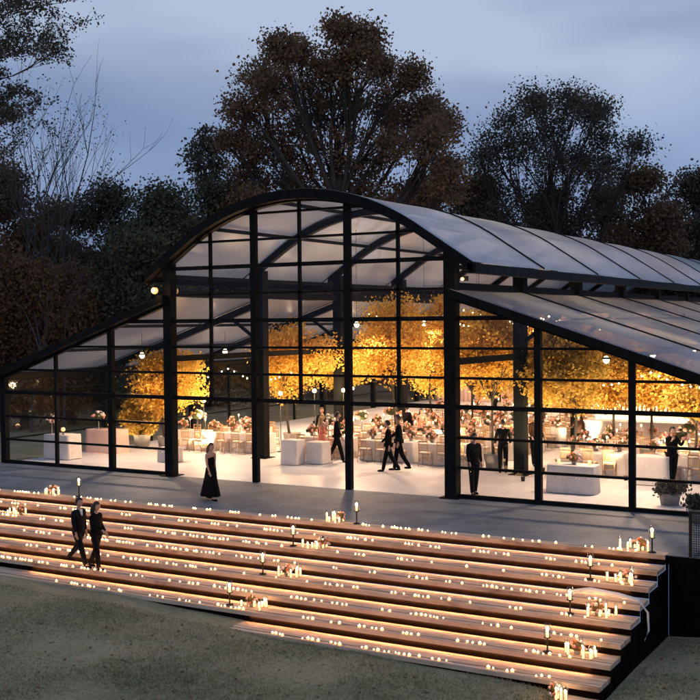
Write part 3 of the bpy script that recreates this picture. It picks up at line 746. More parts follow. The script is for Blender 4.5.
# centrepiece: low flowers + vase
def flower_blob(seed, scale=1.0, tall=False):
    rg = random.Random(seed); mb = MB()
    z0 = .45 if tall else .12
    if tall: mb.lathe([(.07, 0), (.02, .03), (.015, .42), (.06, .45)], 8, mi=3)
    else: mb.lathe([(.06, 0), (.08, .1), (.07, .12)], 8, mi=3)
    mb.ball((0, 0, z0 + .08 * scale), .13 * scale, 7, 4, (1.2, 1.2, .9))
    for i in range(46):
        a = rg.uniform(0, 2 * PI); r = rg.uniform(0, .21) * scale; z = z0 + rg.uniform(.0, .24) * scale * (1 - r / .5)
        mb.ball((math.cos(a) * r, math.sin(a) * r, z), rg.uniform(.028, .055) * scale, 4, rg.choice([0, 0, 1, 1, 2, 4]))
    return mb
FM = [MT['flower_white'], MT['flower_pink'], MT['flower_rust'], MT['pot'], MT['foliage_arr']]
fl_low = [flower_blob(i, 1.0).mesh('flower_centrepiece', FM) for i in range(3)]
fl_tall = [flower_blob(10 + i, 1.35, True).mesh('tall_flower_centrepiece', FM) for i in range(3)]
cand_tb = MB(); 
cand_tb.lathe([(.04, 0), (.012, .02), (.012, .2), (.02, .22)], 7, 1).lathe([(.011, .22), (.011, .44)], 6, 2).ball((0, 0, .47), .026, 5, 0, (1, 1, 1.7))
ct_m = cand_tb.mesh('taper_candle', [MT['flame'], MT['gold'], MT['cushion']])
vot_m = MB().lathe([(.032, 0), (.036, .07), (.03, .07)], 8, 0).mesh('votive_candle', [MT['votive']])
plate_m = MB().lathe([(.06, 0), (.13, .012), (.12, .014)], 14).mesh('plate', MT['flower_white'])
glass_m = MB().lathe([(.03, 0), (.004, .01), (.004, .09), (.035, .13), (.03, .2)], 8).mesh('wine_glass', MT['glass'])
def put(me, name, loc, label, cat, group=None, rz=0):
    o = bpy.data.objects.new(name, me); COL.objects.link(o); o.location = loc; o.rotation_euler.z = rz
    return tag(o, label, cat, group)
rows = [(6.9, [-9.4, -6.9, -3.1, -.5, 2.1, 7.4, 10.2]), (9.3, [-8.6, -3.0, -.3, 2.5, 7.1, 9.9]), (11.7, [-3.0, -.1, 2.7, 7.3, 10.1]), (14.1, [-3.0, 0, 2.8, 9.8]), (16.6, [-2.9, 0, 2.9, 7.2]), (19.4, [-2.9, 0, 2.9, 8]), (22.6, [-2.9, 0, 2.9]), (26.4, [-2.9, 0, 2.9]), (30.5, [-2.9, 0, 2.9])]
TZ = .764
rowname = ['front row', 'second row', 'third row', 'fourth row', 'fifth row', 'sixth row', 'seventh row', 'eighth row', 'ninth row']
for ri, (y, xs_) in enumerate(rows):
    for ti, x in enumerate(xs_):
        x += random.uniform(-.1, .1); yy = y + random.uniform(-.15, .15)
        where = f'{ordw[ti]} from left, {rowname[ri]}'
        o = put(tm, 'banquet_table', (x, yy, .004), f'white clothed banquet table, {where}', 'table', 'banquet tables in the pavilion')
        for s in ((-1, 1) if ri < 6 else ()):
            for cx in (-.72, 0, .72):
                chair(x + cx + random.uniform(-.04, .04), yy + s * (.66 + random.uniform(0, .08)), (0 if s > 0 else PI) + random.uniform(-.12, .12), f'gold chair with ivory cushion at the table {where}', f'gold chairs at the table {where}')
        tall = (ri + ti) % 2 == 0
        put((fl_tall if tall else fl_low)[ti % 3], 'flower_centrepiece', (x, yy, TZ), f'{"tall" if tall else "low"} blush and white flowers on the banquet table {where}', 'flowers', f'flower centrepieces on the table {where}', random.uniform(0, 6)).scale = (1.25, 1.25, 1.15)
        for cx in (-.82, .8):
            put(fl_low[(ti + ri) % 3], 'flower_centrepiece', (x + cx, yy + .1, TZ), f'low flowers at an end of the banquet table {where}', 'flowers', f'end flowers on the table {where}', random.uniform(0, 6)).scale = (1, 1, 1.25)
        if ri < 7:
            for cx in (-.7, .62):
                put(ct_m, 'taper_candle', (x + cx * .6, yy + .05, TZ), f'lit taper candle on the banquet table {where}', 'candle', f'taper candles on the table {where}')
            for cx in (-.45, .42):
                put(vot_m, 'votive_candle', (x + cx, yy - .12, TZ), f'lit votive on the banquet table {where}', 'candle', f'votives on the table {where}')
        if ri < 3:
            for s in (-1, 1):
                for cx in (-.72, 0, .72):
                    put(plate_m, 'plate', (x + cx, yy + s * .3, TZ), f'white plate on the banquet table {where}', 'plate', f'plates on the table {where}')
# white draped service tables near the glass
def service(px, py_x, py_y, L, W, H, label, rz=0, mat='cloth'):
    return tag(cloth_table(L, W, H).build('draped_table', MT[mat], None, (py_x, py_y, .004), rz), label, 'table', 'draped service tables')
service(0, -3.15, 4.35, .7, .65, .9, 'small white draped table in the left open doorway')
service(0, -2.45, 5.0, .7, .7, .8, 'narrow white draped table beside the woman in coral')
service(0, 8.1, 2.5, 1.45, .75, .85, 'white draped table with two candles close to the right glazing')
service(0, 9.7, 5.2, 1.2, .75, .9, 'white draped table behind the man at the right')
service(0, -12.2, 1.9, 1.3, .8, .95, 'pale draped table nearest the left corner of the pavilion')
service(0, -12.0, 4.2, 1.7, .8, .95, 'blush draped table behind the one in the left corner', 0, 'peachcloth')
service(0, -7.7, 2.9, .8, .6, .55, 'low pale table left of the left front column')
for x, y, z, lb in ((7.65, 2.5, .86, 'left'), (8.6, 2.5, .86, 'right')):
    e = put(vot_m, 'pillar_candle', (x, y, z), f'{lb} candle on the white draped table close to the right glazing', 'candle')
    e.scale = (1.5, 1.5, 1.9)
put(fl_low[0], 'flower_bowl', (8.12, 2.5, .86), 'dark flower bowl between two candles on the draped table', 'flowers')
for x, y, i, lb in ((-12.3, 1.8, 0, 'nearest the left corner'), (-12.0, 4.1, 1, 'behind the left corner one')):
    put(fl_tall[i], 'flower_arrangement', (x - .35, y, .96), f'rust flower arrangement on the draped table {lb}', 'flowers')
    lamp = empty('table_lamp', (x + .25, y, .956), label=f'glowing table lantern on the draped table {lb}', cat='lamp')
    MB().lathe([(.05, 0), (.05, .02), (.015, .03), (.015, .12)], 8).build('base', MT['iron'], lamp)
    MB().ball((0, 0, .19), .085, 8).build('globe', MT['lantern'], lamp)
    plight((0, 0, .25), 16, (1, .5, .2), .08, lamp)
# back-lit bar
x, y = 8.2, 12.2
bar = empty('bar_counter', (6.6, 14.6, .004), .05, label='back lit bar with rows of bottles at the right of the nave', cat='bar')
MB().box(-1.9, 1.9, -.35, .35, 0, 1.05).build('counter', MT['cloth'], bar)
MB().box(-2.0, 2.0, -.42, .42, 1.052, 1.11).build('counter_top', MT['cloth'], bar)
MB().box(-1.9, 1.9, 1.15, 1.25, .5, 2.35).build('back_panel', MT['barlight'], bar)
MB().box(-1.95, 1.95, .9, 1.14, 1.35, 1.38).build('shelf', MT['gold'], bar)
for i in range(22):
    o = MB().lathe([(.035, 0), (.038, .18), (.015, .24), (.015, .30)], 8).build('bottle', MT['bottle'], None, (6.6 + (-1.8 + i * .17) - .05, 14.6 + 1.0 + .05 * (-1.8 + i * .17) / 1, 1.388))
    tag(o, 'amber bottle standing on the shelf of the back lit bar', 'bottle', 'bottles on the bar shelf')

# ------------------------------------------------------------------ candles on the steps
vm = MB().lathe([(.028, 0), (.034, .02), (.034, .034), (.022, .034)], 8, 0).ball((0, 0, .040), .011, 4, 1, (1, 1, 1.3)).mesh('votive_candle', [MT['votive'], MT['votive_flame']])
cands = []
for k in range(0, 9):
    zt = -RISE * k; yy = Y0 - TREAD * k + (.06 if k else .08)
    x = -11.5
    while x < 12.5:
        x += random.choice([.09, .10, .12, .12, .15, .2, .3, .5, .9]) * (1.0 if k not in (0,) else .8)
        if k and zt < float(lz(np.array(x), np.array(yy))) + .03: continue
        if x > 12.5: break
        if min(abs(x - 4.7), abs(x + 5.2)) < .35: continue
        cands.append((x, yy + random.uniform(-.035, .03), zt + .002))
    # brighter knots of candles
cands.sort(key=lambda c: (Vector(c) - CAMP).length)
near, far = cands[:300], cands[300:]
for c in near: put(vm, 'votive_candle', c, 'small glowing votive candle lined up on the front edge of a terraced step', 'candle', 'votive candles along the steps').scale = [random.choice([.65, .8, .9, 1.0, 1.15])] * 3
fb = MB()
for c in far: fb.lathe([(.028, 0), (.034, .02), (.034, .034), (.022, .034)], 8, 0, c).ball((c[0], c[1], c[2] + .040), .011, 4, 1, (1, 1, 1.3))
if far: tag(fb.build('votive_candles', [MT['votive'], MT['votive_flame']]), 'rows of distant glowing votive candles on the left part of the steps', 'candles', kind='stuff')

# clear glass cylinder with pillar candle
def cyl_candle(h, r=.05):
    mb = MB()
    mb.lathe([(r, 0), (r, h), (r - .004, h), (r - .004, .01)], 12, 1)
    mb.lathe([(r * .6, .012), (r * .6, h * .55), (r * .3, h * .56)], 9, 0)
    mb.ball((0, 0, h * .56 + .03), .018, 5, 2, (1, 1, 1.9))
    return mb.mesh('cylinder_candle', [MT['wax'], MT['glass'], MT['flame']])
cyls = [cyl_candle(h, .042) for h in (.15, .2, .26, .33)]
def hurricane(x, y, z, label, h=.34, power=6):
    e = empty('hurricane_lamp', (x, y, z), label=label, cat='lamp', group='hurricane lamps down the steps')
    MB().lathe([(.09, 0), (.09, .02), (.018, .04), (.018, h - .03), (.08, h)], 10).build('stand', MT['iron'], e)
    MB().lathe([(.05, h), (.085, h + .12), (.06, h + .27), (.057, h + .27), (.08, h + .12), (.047, h + .01)], 12).build('glass_chimney', MT['glass'], e)
    cn = MB().lathe([(.03, h), (.03, h + .12), (.012, h + .125)], 8).build('candle', MT['wax'], e)
    MB().ball((0, 0, h + .165), .032, 6, sq=(1, 1, 1.6)).build('flame', MT['flame'], cn)
    plight((0, 0, h + .18), power, (1, .55, .22), .05, e)
def cluster(x, k, where, n_=8, seed=0, flowers=True, power=7):
    rg = random.Random(seed); z = -RISE * k + .003; yc = Y0 - TREAD * k + (.32 if k else .25)
    for i in range(n_):
        cx, cy = x + rg.uniform(-.34, .34), yc + rg.uniform(-.2, .2)
        put(rg.choice(cyls), 'cylinder_candle', (cx, cy, z), f'candle in a glass cylinder {where}', 'candle', f'cylinder candles {where}')
    if flowers:
        o = put(fl_low[seed % 3], 'flower_arrangement', (x + rg.uniform(-.2, .2), yc + .05, z), f'blush flowers among candles {where}', 'flowers', None, rg.uniform(0, 6))
        o.scale = (.9, .6, .8)
    plight((x, yc - .05, z + .5), power, (1, .56, .24), .12).name = 'candle_glow_light'
hurricane(12.45, -5.05, .002, 'hurricane lamp on the terrace edge at the right end of the steps')
hurricane(4.85, -5.0, .002, 'hurricane lamp on the terrace edge at the middle of the steps')
hurricane(-4.85, -4.9, .002, 'hurricane lamp on the terrace edge left of the couple')
cw = {'m': 'mid flight', 'r': 'at the right end', 'l': 'left of the couple'}
pos = ['on the top edge', 'on the third step down', 'on the fifth step down', 'on the lowest step']
for i, k in enumerate((0, 2, 4, 6)):
    cluster(4.35, k, f'{pos[i]}, {cw["m"]}', 8, 31 + i)
    if k: hurricane(3.75 + .0 * i, Y0 - TREAD * k + .25, -RISE * k + .003, f'dark hurricane lamp {pos[i]}, {cw["m"]}', .30, 4)
for i, k in enumerate((0, 2, 4, 6)):
    cluster(12.05, k, f'{pos[i]}, {cw["r"]}', 9, 51 + i)
    if k: hurricane(11.45, Y0 - TREAD * k + .22, -RISE * k + .003, f'dark hurricane lamp {pos[i]}, {cw["r"]}', .30, 4)
cluster(12.1, 8, f'at the very bottom, {cw["r"]}', 7, 61)
for i, k in enumerate((0, 2)):
    cluster(-5.9 - .2 * i, k, f'{pos[i]}, {cw["l"]}', 8, 71 + i)
# white fabric runner at right, draped over the steps
rn = MB(); P = [(11.2, Y0 - TREAD * 3 + .2, -RISE * 3 + .09), (11.7, Y0 - TREAD * 3 + .1, -RISE * 3 + .2), (12.3, Y0 - TREAD * 3 + .1, -RISE * 3 + .15), (12.75, Y0 - TREAD * 3, -RISE * 3 + .12), (12.95, Y0 - TREAD * 3 - .05, -RISE * 3 - .1), (12.98, Y0 - TREAD * 3 - .1, -RISE * 3 - .45), (12.92, Y0 - TREAD * 3 - .2, -RISE * 3 - .65)]
rn.tube(P, [.03, .05, .055, .035, .025, .02, .012], 7)
tag(rn.build('fabric_garland', MT['cloth']), 'white fabric garland trailing over the right end of the steps', 'garland')
# planters at right
def bush(name, label, x, y, z, w, h, mat, seed, potted=True):
    e = empty(name, (x, y, z), label=label, cat='plant')
    if potted: MB().lathe([(w * .5, 0), (w * .62, .32), (w * .66, .34), (w * .6, .34)], 14).build('pot', MT['pot'], e)
    T = [(RNG.normal() * w * .35, RNG.normal() * w * .35, .35 + RNG.uniform(0, h)) for _ in range(60)]
    st = MB()
    for q in T[:25]: st.tube([(0, 0, .3), q], [.012, .004], 3)
    st.build('stems', MT['bark'], e); make_leaves(T, 16, .07, .09, mat, 'foliage', e)
bush('potted_shrub', 'grey green potted shrub inside the glass at the far right', 11.2, 1.6, .004, .5, .22, MT['dark_leaf'], 1)
bush('potted_shrub', 'dark potted shrub outside the glass at the right edge', 12.5, -.75, .002, .42, .3, MT['ever_leaf'], 2)

# ------------------------------------------------------------------ people
def skin_obj(name, verts, edges, rads, mat, parent, sub=1, root=0, extra=None):
    me = bpy.data.meshes.new('tmp'); me.from_pydata([tuple(v) for v in verts], edges, []); o = bpy.data.objects.new('tmp', me); COL.objects.link(o)
    md = o.modifiers.new('s', 'SKIN'); md.use_smooth_shade = True
    lay = me.skin_vertices[0] if me.skin_vertices else None
    if lay is None:
        raise RuntimeError('no skin layer')
    for i, r in enumerate(rads):
        lay.data[i].radius = (r, r) if not isinstance(r, tuple) else r; lay.data[i].use_root = (i == root)
    s2 = o.modifiers.new('u', 'SUBSURF'); s2.levels = sub; s2.render_levels = sub
    dg = bpy.context.evaluated_depsgraph_get(); ev = o.evaluated_get(dg)
    nm = bpy.data.meshes.new_from_object(ev); bpy.data.objects.remove(o); bpy.data.meshes.remove(me)
    mats = mat if isinstance(mat, list) else [mat]
    mb = MB(); mb.v = [tuple(v.co) for v in nm.vertices]; mb.f = [tuple(p.vertices) for p in nm.polygons]; mb.m = [0] * len(mb.f); mb.sm = [True] * len(mb.f)
    bpy.data.meshes.remove(nm)
    if extra: extra(mb)
    return mb.build(name, mats, parent)
def rot(v, ax, a): return Quaternion(ax, a) @ v
def person(label, x, y, z, rz, h=1.76, legs=(0, 0), knees=(0, 0), arms=((0, 0), (0, 0)), outfit='suit', top='black_cloth', bottom='black_cloth', hair='hair_dark', longhair=False, splay=.10, stance=.09, lean=0, headyaw=0, group=None, bare=False, shirt=False):
    """faces -Y locally. legs: forward swing (rad) L,R; knees bend; arms ((forward, elbow),(..))"""
    e = empty('person', (x, y, z), rz, label=label, cat='person', group=group)
    k = h / 1.76; V = Vector
    P = {}
    LU, LL = .42, .43
    def leg(s, sw, kn):
        hip = V((s * stance, 0, .90)); d = V((s * .015, -math.sin(sw), -math.cos(sw)))
        knee = hip + d * LU; d2 = V((0, -math.sin(sw - kn), -math.cos(sw - kn))); ank = knee + d2 * LL
        return hip, knee, ank
    Ls = [leg(-1, legs[0], knees[0]), leg(1, legs[1], knees[1])]
    low = min(Ls[0][2].z, Ls[1][2].z); dz = .07 - low
    Ls = [[q + V((0, 0, dz)) for q in l] for l in Ls]
    pel = V((0, 0, .95 + dz)); fw = V((0, -math.sin(lean), math.cos(lean)))
    sp = pel + fw * .18; ch = pel + fw * .42; nk = pel + fw * .55; hd = nk + V((0, -.012, .045))
    def arm(s, sw, el):
        sh = pel + fw * .47 + V((s * .18, 0, 0)); spl = s * splay
        d = V((spl, -math.sin(sw), -math.cos(sw))).normalized(); elb = sh + d * .28
        d2 = V((spl * .3 - s * .12 * (el > .8), -math.sin(sw + el), -math.cos(sw + el))).normalized(); wr = elb + d2 * .25
        return sh, elb, wr, d2
    A = [arm(-1, *arms[0]), arm(1, *arms[1])]
    vs, es, rs = [], [], []
    def av(p, r, par=None):
        vs.append(p); rs.append(r)
        if par is not None: es.append((par, len(vs) - 1))
        return len(vs) - 1
    cv = .62 if not bare else 1
    i0 = av(pel, (.095, .08)); i1 = av(sp, (.085, .07), i0); i2 = av(ch, (.115 * cv, .085 * cv), i1); i3 = av(nk, .055, i2); i4 = av(hd, .055, i3)
    for l in Ls:
        a = av(l[0], .065, i0); b_ = av(l[1], .048, a); c = av(l[2], .036, b_)
        t_ = av(l[2] + V((0, -.10, -.035)), .032, c); av(l[2] + V((0, -.17, -.045)), .022, t_)
    for s, (sh, elb, wr, d2) in zip((-1, 1), A):
        a = av(sh + (V((-s * .03, 0, -.05)) if not bare else V((0, 0, 0))), .055 * cv, i2); b_ = av(elb, .038 * (.8 if not bare else 1), a); c = av(wr, .025, b_)
        pm = av(wr + d2 * .055, (.033, .018), c)
        sd = V((0, 1, 0)).cross(d2); sd = V((s * 0, -1, 0)) - d2 * V((0, -1, 0)).dot(d2); sd = sd.normalized() if sd.length > .1 else V((s, 0, 0))
        for fi, (off, L) in enumerate(((-.028, .062), (-.010, .078), (.010, .074), (.027, .058))):
            m1 = av(wr + d2 * .10 + sd * off, .0085, pm); av(wr + d2 * (.10 + L) + sd * off * 1.15 + V((-s * .012, 0, 0)), .007, m1)
        th = av(wr + d2 * .05 + sd * -.045, .010, pm); av(wr + d2 * .09 + sd * -.062, .008, th)
    hc = hd + V((0, -.018, .095))
    def head(mb):
        # head: egg with brow, nose, chin and ears, eyes at half height
        H = MB(); N, K = 14, 18; vv = []
        for j in range(N + 1):
            ph = PI * j / N; zz = -math.cos(ph); r = math.sin(ph)
            for q in range(K):
                a = 2 * PI * q / K; cx, cy = math.cos(a) * r, math.sin(a) * r
                jaw = 1 - .28 * max(0, -zz - .1)
                xx, yy2 = cx * .078 * jaw, cy * .098 * (jaw if cy > 0 else 1 - .1 * max(0, -zz))
                if cy < -.8 and -.35 < zz < .05: yy2 -= .018 * (1 - abs(zz + .18) / .25 if abs(zz + .18) < .25 else 0) * (1 - abs(cx) * 3 if abs(cx) < .33 else 0)
                vv.append((xx, yy2, zz * .122))
        ff = [(j * K + q, j * K + (q + 1) % K, (j + 1) * K + (q + 1) % K, (j + 1) * K + q) for j in range(N) for q in range(K)]
        H.add(vv, ff, 0, True)
        H.ball((0, -.104, -.018), .013, 5, 0, (1, 1, 1.5))
        for s in (-1, 1):
            H.ball((s * .078, .01, -.005), .02, 5, 0, (.4, .8, 1.4)); H.ball((s * .03, -.088, .008), .009, 5, 1)
        H.ball((0, -.092, -.055), .018, 5, 2, (1.2, .5, .35))
        c_, s_ = math.cos(headyaw), math.sin(headyaw)
        mb.add([(c_ * v[0] - s_ * v[1] + hc.x, s_ * v[0] + c_ * v[1] + hc.y, v[2] + hc.z) for v in H.v], H.f, 0, True)
        mb.m[-len(H.f):] = H.m
    body = skin_obj('body', vs, es, rs, [MT['skin'], MT['eye'], MT['lip']], e, 1, 0, head)
    # hair
    hb = MB()
    K, N = 16, 9; vv = []
    for j in range(N + 1):
        ph = (.0 + (.62 if not longhair else .66) * j / N) * PI; zz = math.cos(ph); r = math.sin(ph)
        for q in range(K):
            a = 2 * PI * q / K; cx, cy = math.cos(a) * r, math.sin(a) * r
            zq = zz
            if cy < -.25: zq = max(zz, .42)
            rr = 1 if cy > -.25 or zz > .42 else .93
            vv.append((cx * .087 * rr, cy * .108 * rr + .006, zq * .132 + .004))
    hb.add(vv, [(j * K + q, (j + 1) * K + q, (j + 1) * K + (q + 1) % K, j * K + (q + 1) % K) for j in range(N) for q in range(K)], 0, True)
    if longhair: hb.tube([(0, .05, .03), (0, .10, -.06), (0, .12, -.18), (0, .11, -.30)], [.075, .085, .075, .03], 10)
    c_, s_ = math.cos(headyaw), math.sin(headyaw)
    hb.v = [(c_ * v[0] - s_ * v[1] + hc.x, s_ * v[0] + c_ * v[1] + hc.y, v[2] + hc.z) for v in hb.v]
    hb.build('hair', MT[hair], e)
    def cloth(name, pts, ed, rr, m_, root=0): skin_obj(name, pts, ed, rr, MT[m_], e, 1, root)
    # shoes
    for l in Ls: cloth('shoe', [l[2] + V((0, .045, -.035)), l[2] + V((0, -.06, -.04)), l[2] + V((0, -.19, -.047))], [(0, 1), (1, 2)], [.036, .043, .028], 'black_cloth', 1)
    if outfit == 'suit':
        pts = [pel + V((0, .01, -.16)), sp, ch, nk + V((0, .005, .0))]; ed = [(0, 1), (1, 2), (2, 3)]; rr = [(.18, .145), (.16, .13), (.175, .13), (.072, .072)]
        for (sh, elb, wr, d2) in A:
            b0 = len(pts); pts += [sh + V((0, 0, -.02)), elb, wr + d2 * -.01]; ed += [(2, b0), (b0, b0 + 1), (b0 + 1, b0 + 2)]; rr += [.064, .056, .042]
        cloth('jacket', pts, ed, rr, top, 2)
        if shirt: MB().add([(-.045, nk.y - .088, nk.z - .03), (.045, nk.y - .088, nk.z - .03), (.012, ch.y - .124, ch.z - .06), (-.012, ch.y - .124, ch.z - .06), (-.04, nk.y - .06, nk.z - .035), (.04, nk.y - .06, nk.z - .035), (.01, ch.y - .09, ch.z - .06), (-.01, ch.y - .09, ch.z - .06)], [(0, 3, 2, 1), (4, 5, 6, 7), (0, 1, 5, 4), (1, 2, 6, 5), (2, 3, 7, 6), (3, 0, 4, 7)]).build('shirt_front', MT['white_shirt'], e)
    else:
        pts = [pel + V((0, 0, -.08)), sp, ch + V((0, 0, .02))]; ed = [(0, 1), (1, 2)]; rr = [(.17, .14), (.135, .11), (.16, .12)]
        if not bare:
            for (sh, elb, wr, d2) in A:
                b0 = len(pts); pts += [sh, elb, wr]; ed += [(2, b0), (b0, b0 + 1), (b0 + 1, b0 + 2)]; rr += [.066, .047, .032]
        cloth('bodice', pts, ed, rr, top, 2)
    if outfit == 'dress':
        z0 = .12 if bare != 'short' else .45
        cy = (Ls[0][2].y + Ls[1][2].y) / 2; sw_ = abs(Ls[0][2].y - Ls[1][2].y) / 2
        K, N = 28, 9; vv = []
        for j in range(N + 1):
            t_ = j / N; zz = pel.z + .06 - (pel.z + .06 - z0) * t_; rx = .16 + .07 * t_ ** 1.1; ry = .135 + (.06 + sw_ * .8) * t_ ** 1.1
            for q in range(K):
                a = 2 * PI * q / K; w_ = 1 + .07 * t_ * math.sin(a * 7 + j * .2)
                vv.append((math.cos(a) * rx * w_, math.sin(a) * ry * w_ + cy * t_, zz))
        MB().add(vv, [(j * K + q, (j + 1) * K + q, (j + 1) * K + (q + 1) % K, j * K + (q + 1) % K) for j in range(N) for q in range(K)] + [tuple(range(K))], 0, True).build('skirt', MT[bottom], e)
    else:
        pts = [pel + V((0, 0, .10))]; ed = []; rr = [(.16, .13)]
        for l in Ls:
            b0 = len(pts); pts += [l[0] + V((0, 0, -.03)), l[1], l[2] + V((0, .005, -.035))]; ed += [(0, b0), (b0, b0 + 1), (b0 + 1, b0 + 2)]; rr += [.103, .078, .062]
        cloth('trousers', pts, ed, rr, bottom, 0)
    e.scale = (k, k, k)
    return e
# direction helpers: rz 0 faces -Y (towards camera side); pi/2 faces +X; -pi/2 faces -X
AR = lambda a, b_=.15: (a, b_)
tz = -RISE * 5
person('woman in a long black dress walking right along the terrace alone', -.88, -3.59, .002, PI / 2 * .9, 1.68, (.25, -.22), (.05, .2), (AR(.15, .3), AR(-.15, .3)), 'dress', 'black_cloth', 'black_cloth', 'hair_brown', True, bare=True)
person('man in dark suit climbing down the steps beside the woman, left of the couple', -1.63, -8.28, tz, 1.55, 1.84, (.42, -.38), (.05, .45), (AR(.1, .25), AR(-.1, .3)), 'suit', 'navy_cloth', 'navy_cloth', 'hair_dark', shirt=True)
person('woman in dark dress walking on the steps, right of the couple', -.92, -8.40, tz, 1.7, 1.74, (.22, -.2), (.1, .3), (AR(.5, .6), AR(0, .6)), 'suit', 'black_cloth', 'black_cloth', 'hair_dark', True)
person('man in dark suit standing with his back to the right front glazing', 4.58, 5.59, .004, PI + .45, 1.80, (.02, -.02), (0, 0), (AR(.1, .5), AR(.1, .5)), 'suit', 'black_cloth', 'black_cloth', 'hair_dark', splay=.22)
person('person in black holding a glass near the right edge, seen through glass', 10.34, 5.36, .004, .9, 1.82, (.12, -.1), (.02, .1), (AR(.5, 1.9), AR(.45, 2.0)), 'suit', 'black_cloth', 'black_cloth', 'hair_dark', splay=.25, stance=.12)
person('man in black half hidden behind the right front column', 5.62, .75, .004, .9, 1.84, (.1, -.1), (0, .1), (AR(.1, .4), AR(-.1, .4)), 'suit', 'black_cloth', 'black_cloth', 'hair_dark')
person('nearer man of the pair walking left through the open doors', .97, 4.05, .004, -1.2, 1.80, (.27, -.3), (.05, .35), (AR(.3, .5), AR(-.25, .3)), 'suit', 'black_cloth', 'black_cloth', 'hair_dark')
person('taller man of the pair walking through the doors, farther one', 1.12, 4.55, .004, -1.1, 1.95, (.2, -.25), (.05, .35), (AR(.3, .7), AR(-.1, .3)), 'suit', 'navy_cloth', 'black_cloth', 'hair_brown')
person('man in black suit striding left of the central door post', -2.0, 5.6, .004, 2.0, 1.88, (.3, -.34), (.05, .2), (AR(.2, .3), AR(-.3, .2)), 'suit', 'black_cloth', 'black_cloth', 'hair_dark')
person('woman in coral dress standing beside the striding man', -2.75, 5.75, .004, PI - .3, 1.72, (.05, -.05), (0, 0), (AR(.3, 1.2), AR(.2, 1.0)), 'dress', 'coral', 'coral', 'hair_blonde', True, bare=True)
person('guest in dark suit and white shirt behind the left draped table', -5.2 + .9, 8.3, .004, .4, 1.75, (0, 0), (0, 0), (AR(.2, .5), AR(.2, .6)), 'suit', 'black_cloth', 'black_cloth', 'hair_brown', shirt=True)
person('guest in black standing among tables right of the walking pair', -1.6, 10.5, .004, PI - .3, 1.80, (.05, -.05), (0, 0), (AR(.1, .3), AR(.2, .6)), 'suit', 'black_cloth', 'black_cloth', 'hair_dark')
person('woman in blush dress beside the guest in black among the tables', -.95, 10.5, .004, .6, 1.66, (.05, -.05), (0, 0), (AR(.2, .9), AR(.2, .9)), 'dress', 'coral', 'blush', 'hair_dark', True, bare=True)
person('broad man in dark brown jacket behind the aisle mullion right of the columns', 4.9, 7.8, .004, PI / 2 * .6, 1.86, (.1, -.1), (0, .1), (AR(.2, .6), AR(.1, .5)), 'suit', 'brown_cloth', 'black_cloth', 'hair_dark', splay=.2)
person('guest in brown jacket far inside, just right of the right lean-to mullion', 5.7, 10.3, .004, -.3, 1.74, (.05, -.05), (0, 0), (AR(.6, 1.2), AR(.2, .5)), 'suit', 'brown_cloth', 'black_cloth', 'hair_brown', splay=.2)

# ------------------------------------------------------------------ sky, sun
w = bpy.data.worlds.new('World'); S.world = w; w.use_nodes = True; nt = w.node_tree
for n_ in list(nt.nodes): nt.nodes.remove(n_)
out = nt.nodes.new('ShaderNodeOutputWorld'); bg = nt.nodes.new('ShaderNodeBackground')
sky = nt.nodes.new('ShaderNodeTexSky'); sky.sky_type = 'NISHITA'; sky.sun_disc = False
sky.sun_elevation = math.radians(3); sky.sun_rotation = math.radians(150); sky.altitude = 200; sky.air_density = 1.2; sky.dust_density = 1.5; sky.ozone_density = 2.5
tc = nt.nodes.new('ShaderNodeTexCoord'); mp = nt.nodes.new('ShaderNodeMapping'); mp.inputs['Scale'].default_value = (1, 1, 4.5); mp.inputs['Rotation'].default_value = (.12, .10, 0)
nz = nt.nodes.new('ShaderNodeTexNoise'); nz.inputs['Scale'].default_value = 1.5; nz.inputs['Detail'].default_value = 5; nz.inputs['Roughness'].default_value = .45; nz.inputs['Distortion'].default_value = .4
nt.links.new(tc.outputs['Generated'], mp.inputs['Vector']); nt.links.new(mp.outputs[0], nz.inputs['Vector'])
cr = ramp(nt, [(.38, (2.9, 3.75, 5.6)), (.50, (3.95, 4.8, 6.9)), (.60, (5.3, 6.25, 8.4))]); nt.links.new(nz.outputs['Fac'], cr.inputs['Fac'])
mxs = nt.nodes.new('ShaderNodeMix'); mxs.data_type = 'RGBA'; mxs.inputs[0].default_value = .82
nt.links.new(sky.outputs[0], mxs.inputs[6]); nt.links.new(cr.outputs[0], mxs.inputs[7])
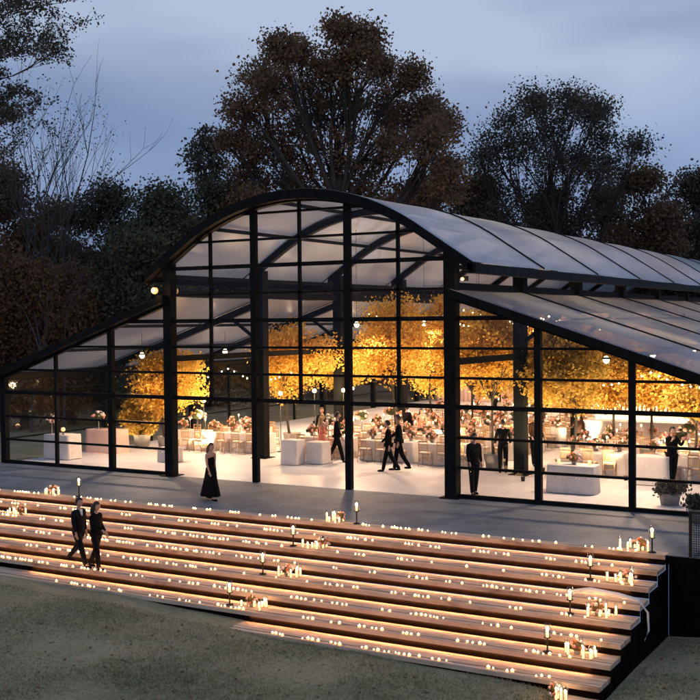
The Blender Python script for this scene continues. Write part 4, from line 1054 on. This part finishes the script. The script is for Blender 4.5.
sx = nt.nodes.new('ShaderNodeSeparateXYZ'); nt.links.new(tc.outputs['Generated'], sx.inputs[0])
gr = ramp(nt, [(.03, (.55, .63, .78)), (.18, (.68, .76, .88)), (.235, (.98, .98, .98))]); 
nz2 = nt.nodes.new('ShaderNodeTexNoise'); nz2.inputs['Scale'].default_value = 3.2; nt.links.new(tc.outputs['Generated'], nz2.inputs['Vector'])
ad = nt.nodes.new('ShaderNodeMath'); ad.operation = 'MULTIPLY_ADD'; ad.inputs[1].default_value = .16; nt.links.new(nz2.outputs['Fac'], ad.inputs[0]); 
sb_ = nt.nodes.new('ShaderNodeMath'); sb_.operation = 'SUBTRACT'; sb_.inputs[1].default_value = .08; nt.links.new(sx.outputs['Z'], sb_.inputs[0]); nt.links.new(sb_.outputs[0], ad.inputs[2])
nt.links.new(ad.outputs[0], gr.inputs['Fac'])
mg = nt.nodes.new('ShaderNodeMix'); mg.data_type = 'RGBA'; mg.blend_type = 'MULTIPLY'; mg.inputs[0].default_value = 1
nt.links.new(mxs.outputs[2], mg.inputs[6]); nt.links.new(gr.outputs[0], mg.inputs[7])
nt.links.new(mg.outputs[2], bg.inputs['Color']); bg.inputs['Strength'].default_value = .1
nt.links.new(bg.outputs[0], out.inputs['Surface'])
sl = bpy.data.lights.new('sun', 'SUN'); sl.energy = .12; sl.angle = math.radians(25); sl.color = (1, .86, .76)
so = bpy.data.objects.new('sun', sl); COL.objects.link(so); so.rotation_euler = (math.radians(80), 0, math.radians(30)); so.location = (0, -40, 30)

S.render.engine = 'CYCLES'
S.view_settings.view_transform = 'Standard'; S.view_settings.look = 'None'; S.view_settings.exposure = 0; S.view_settings.gamma = 1; S.view_settings.use_curve_mapping = False
c = S.cycles; c.use_denoising = True; c.use_light_tree = True; c.max_bounces = 8; c.diffuse_bounces = 3; c.glossy_bounces = 3; c.transmission_bounces = 4; c.transparent_max_bounces = 32
c.sample_clamp_indirect = 8; c.sample_clamp_direct = 0; c.caustics_reflective = False; c.caustics_refractive = False; c.blur_glossy = 1
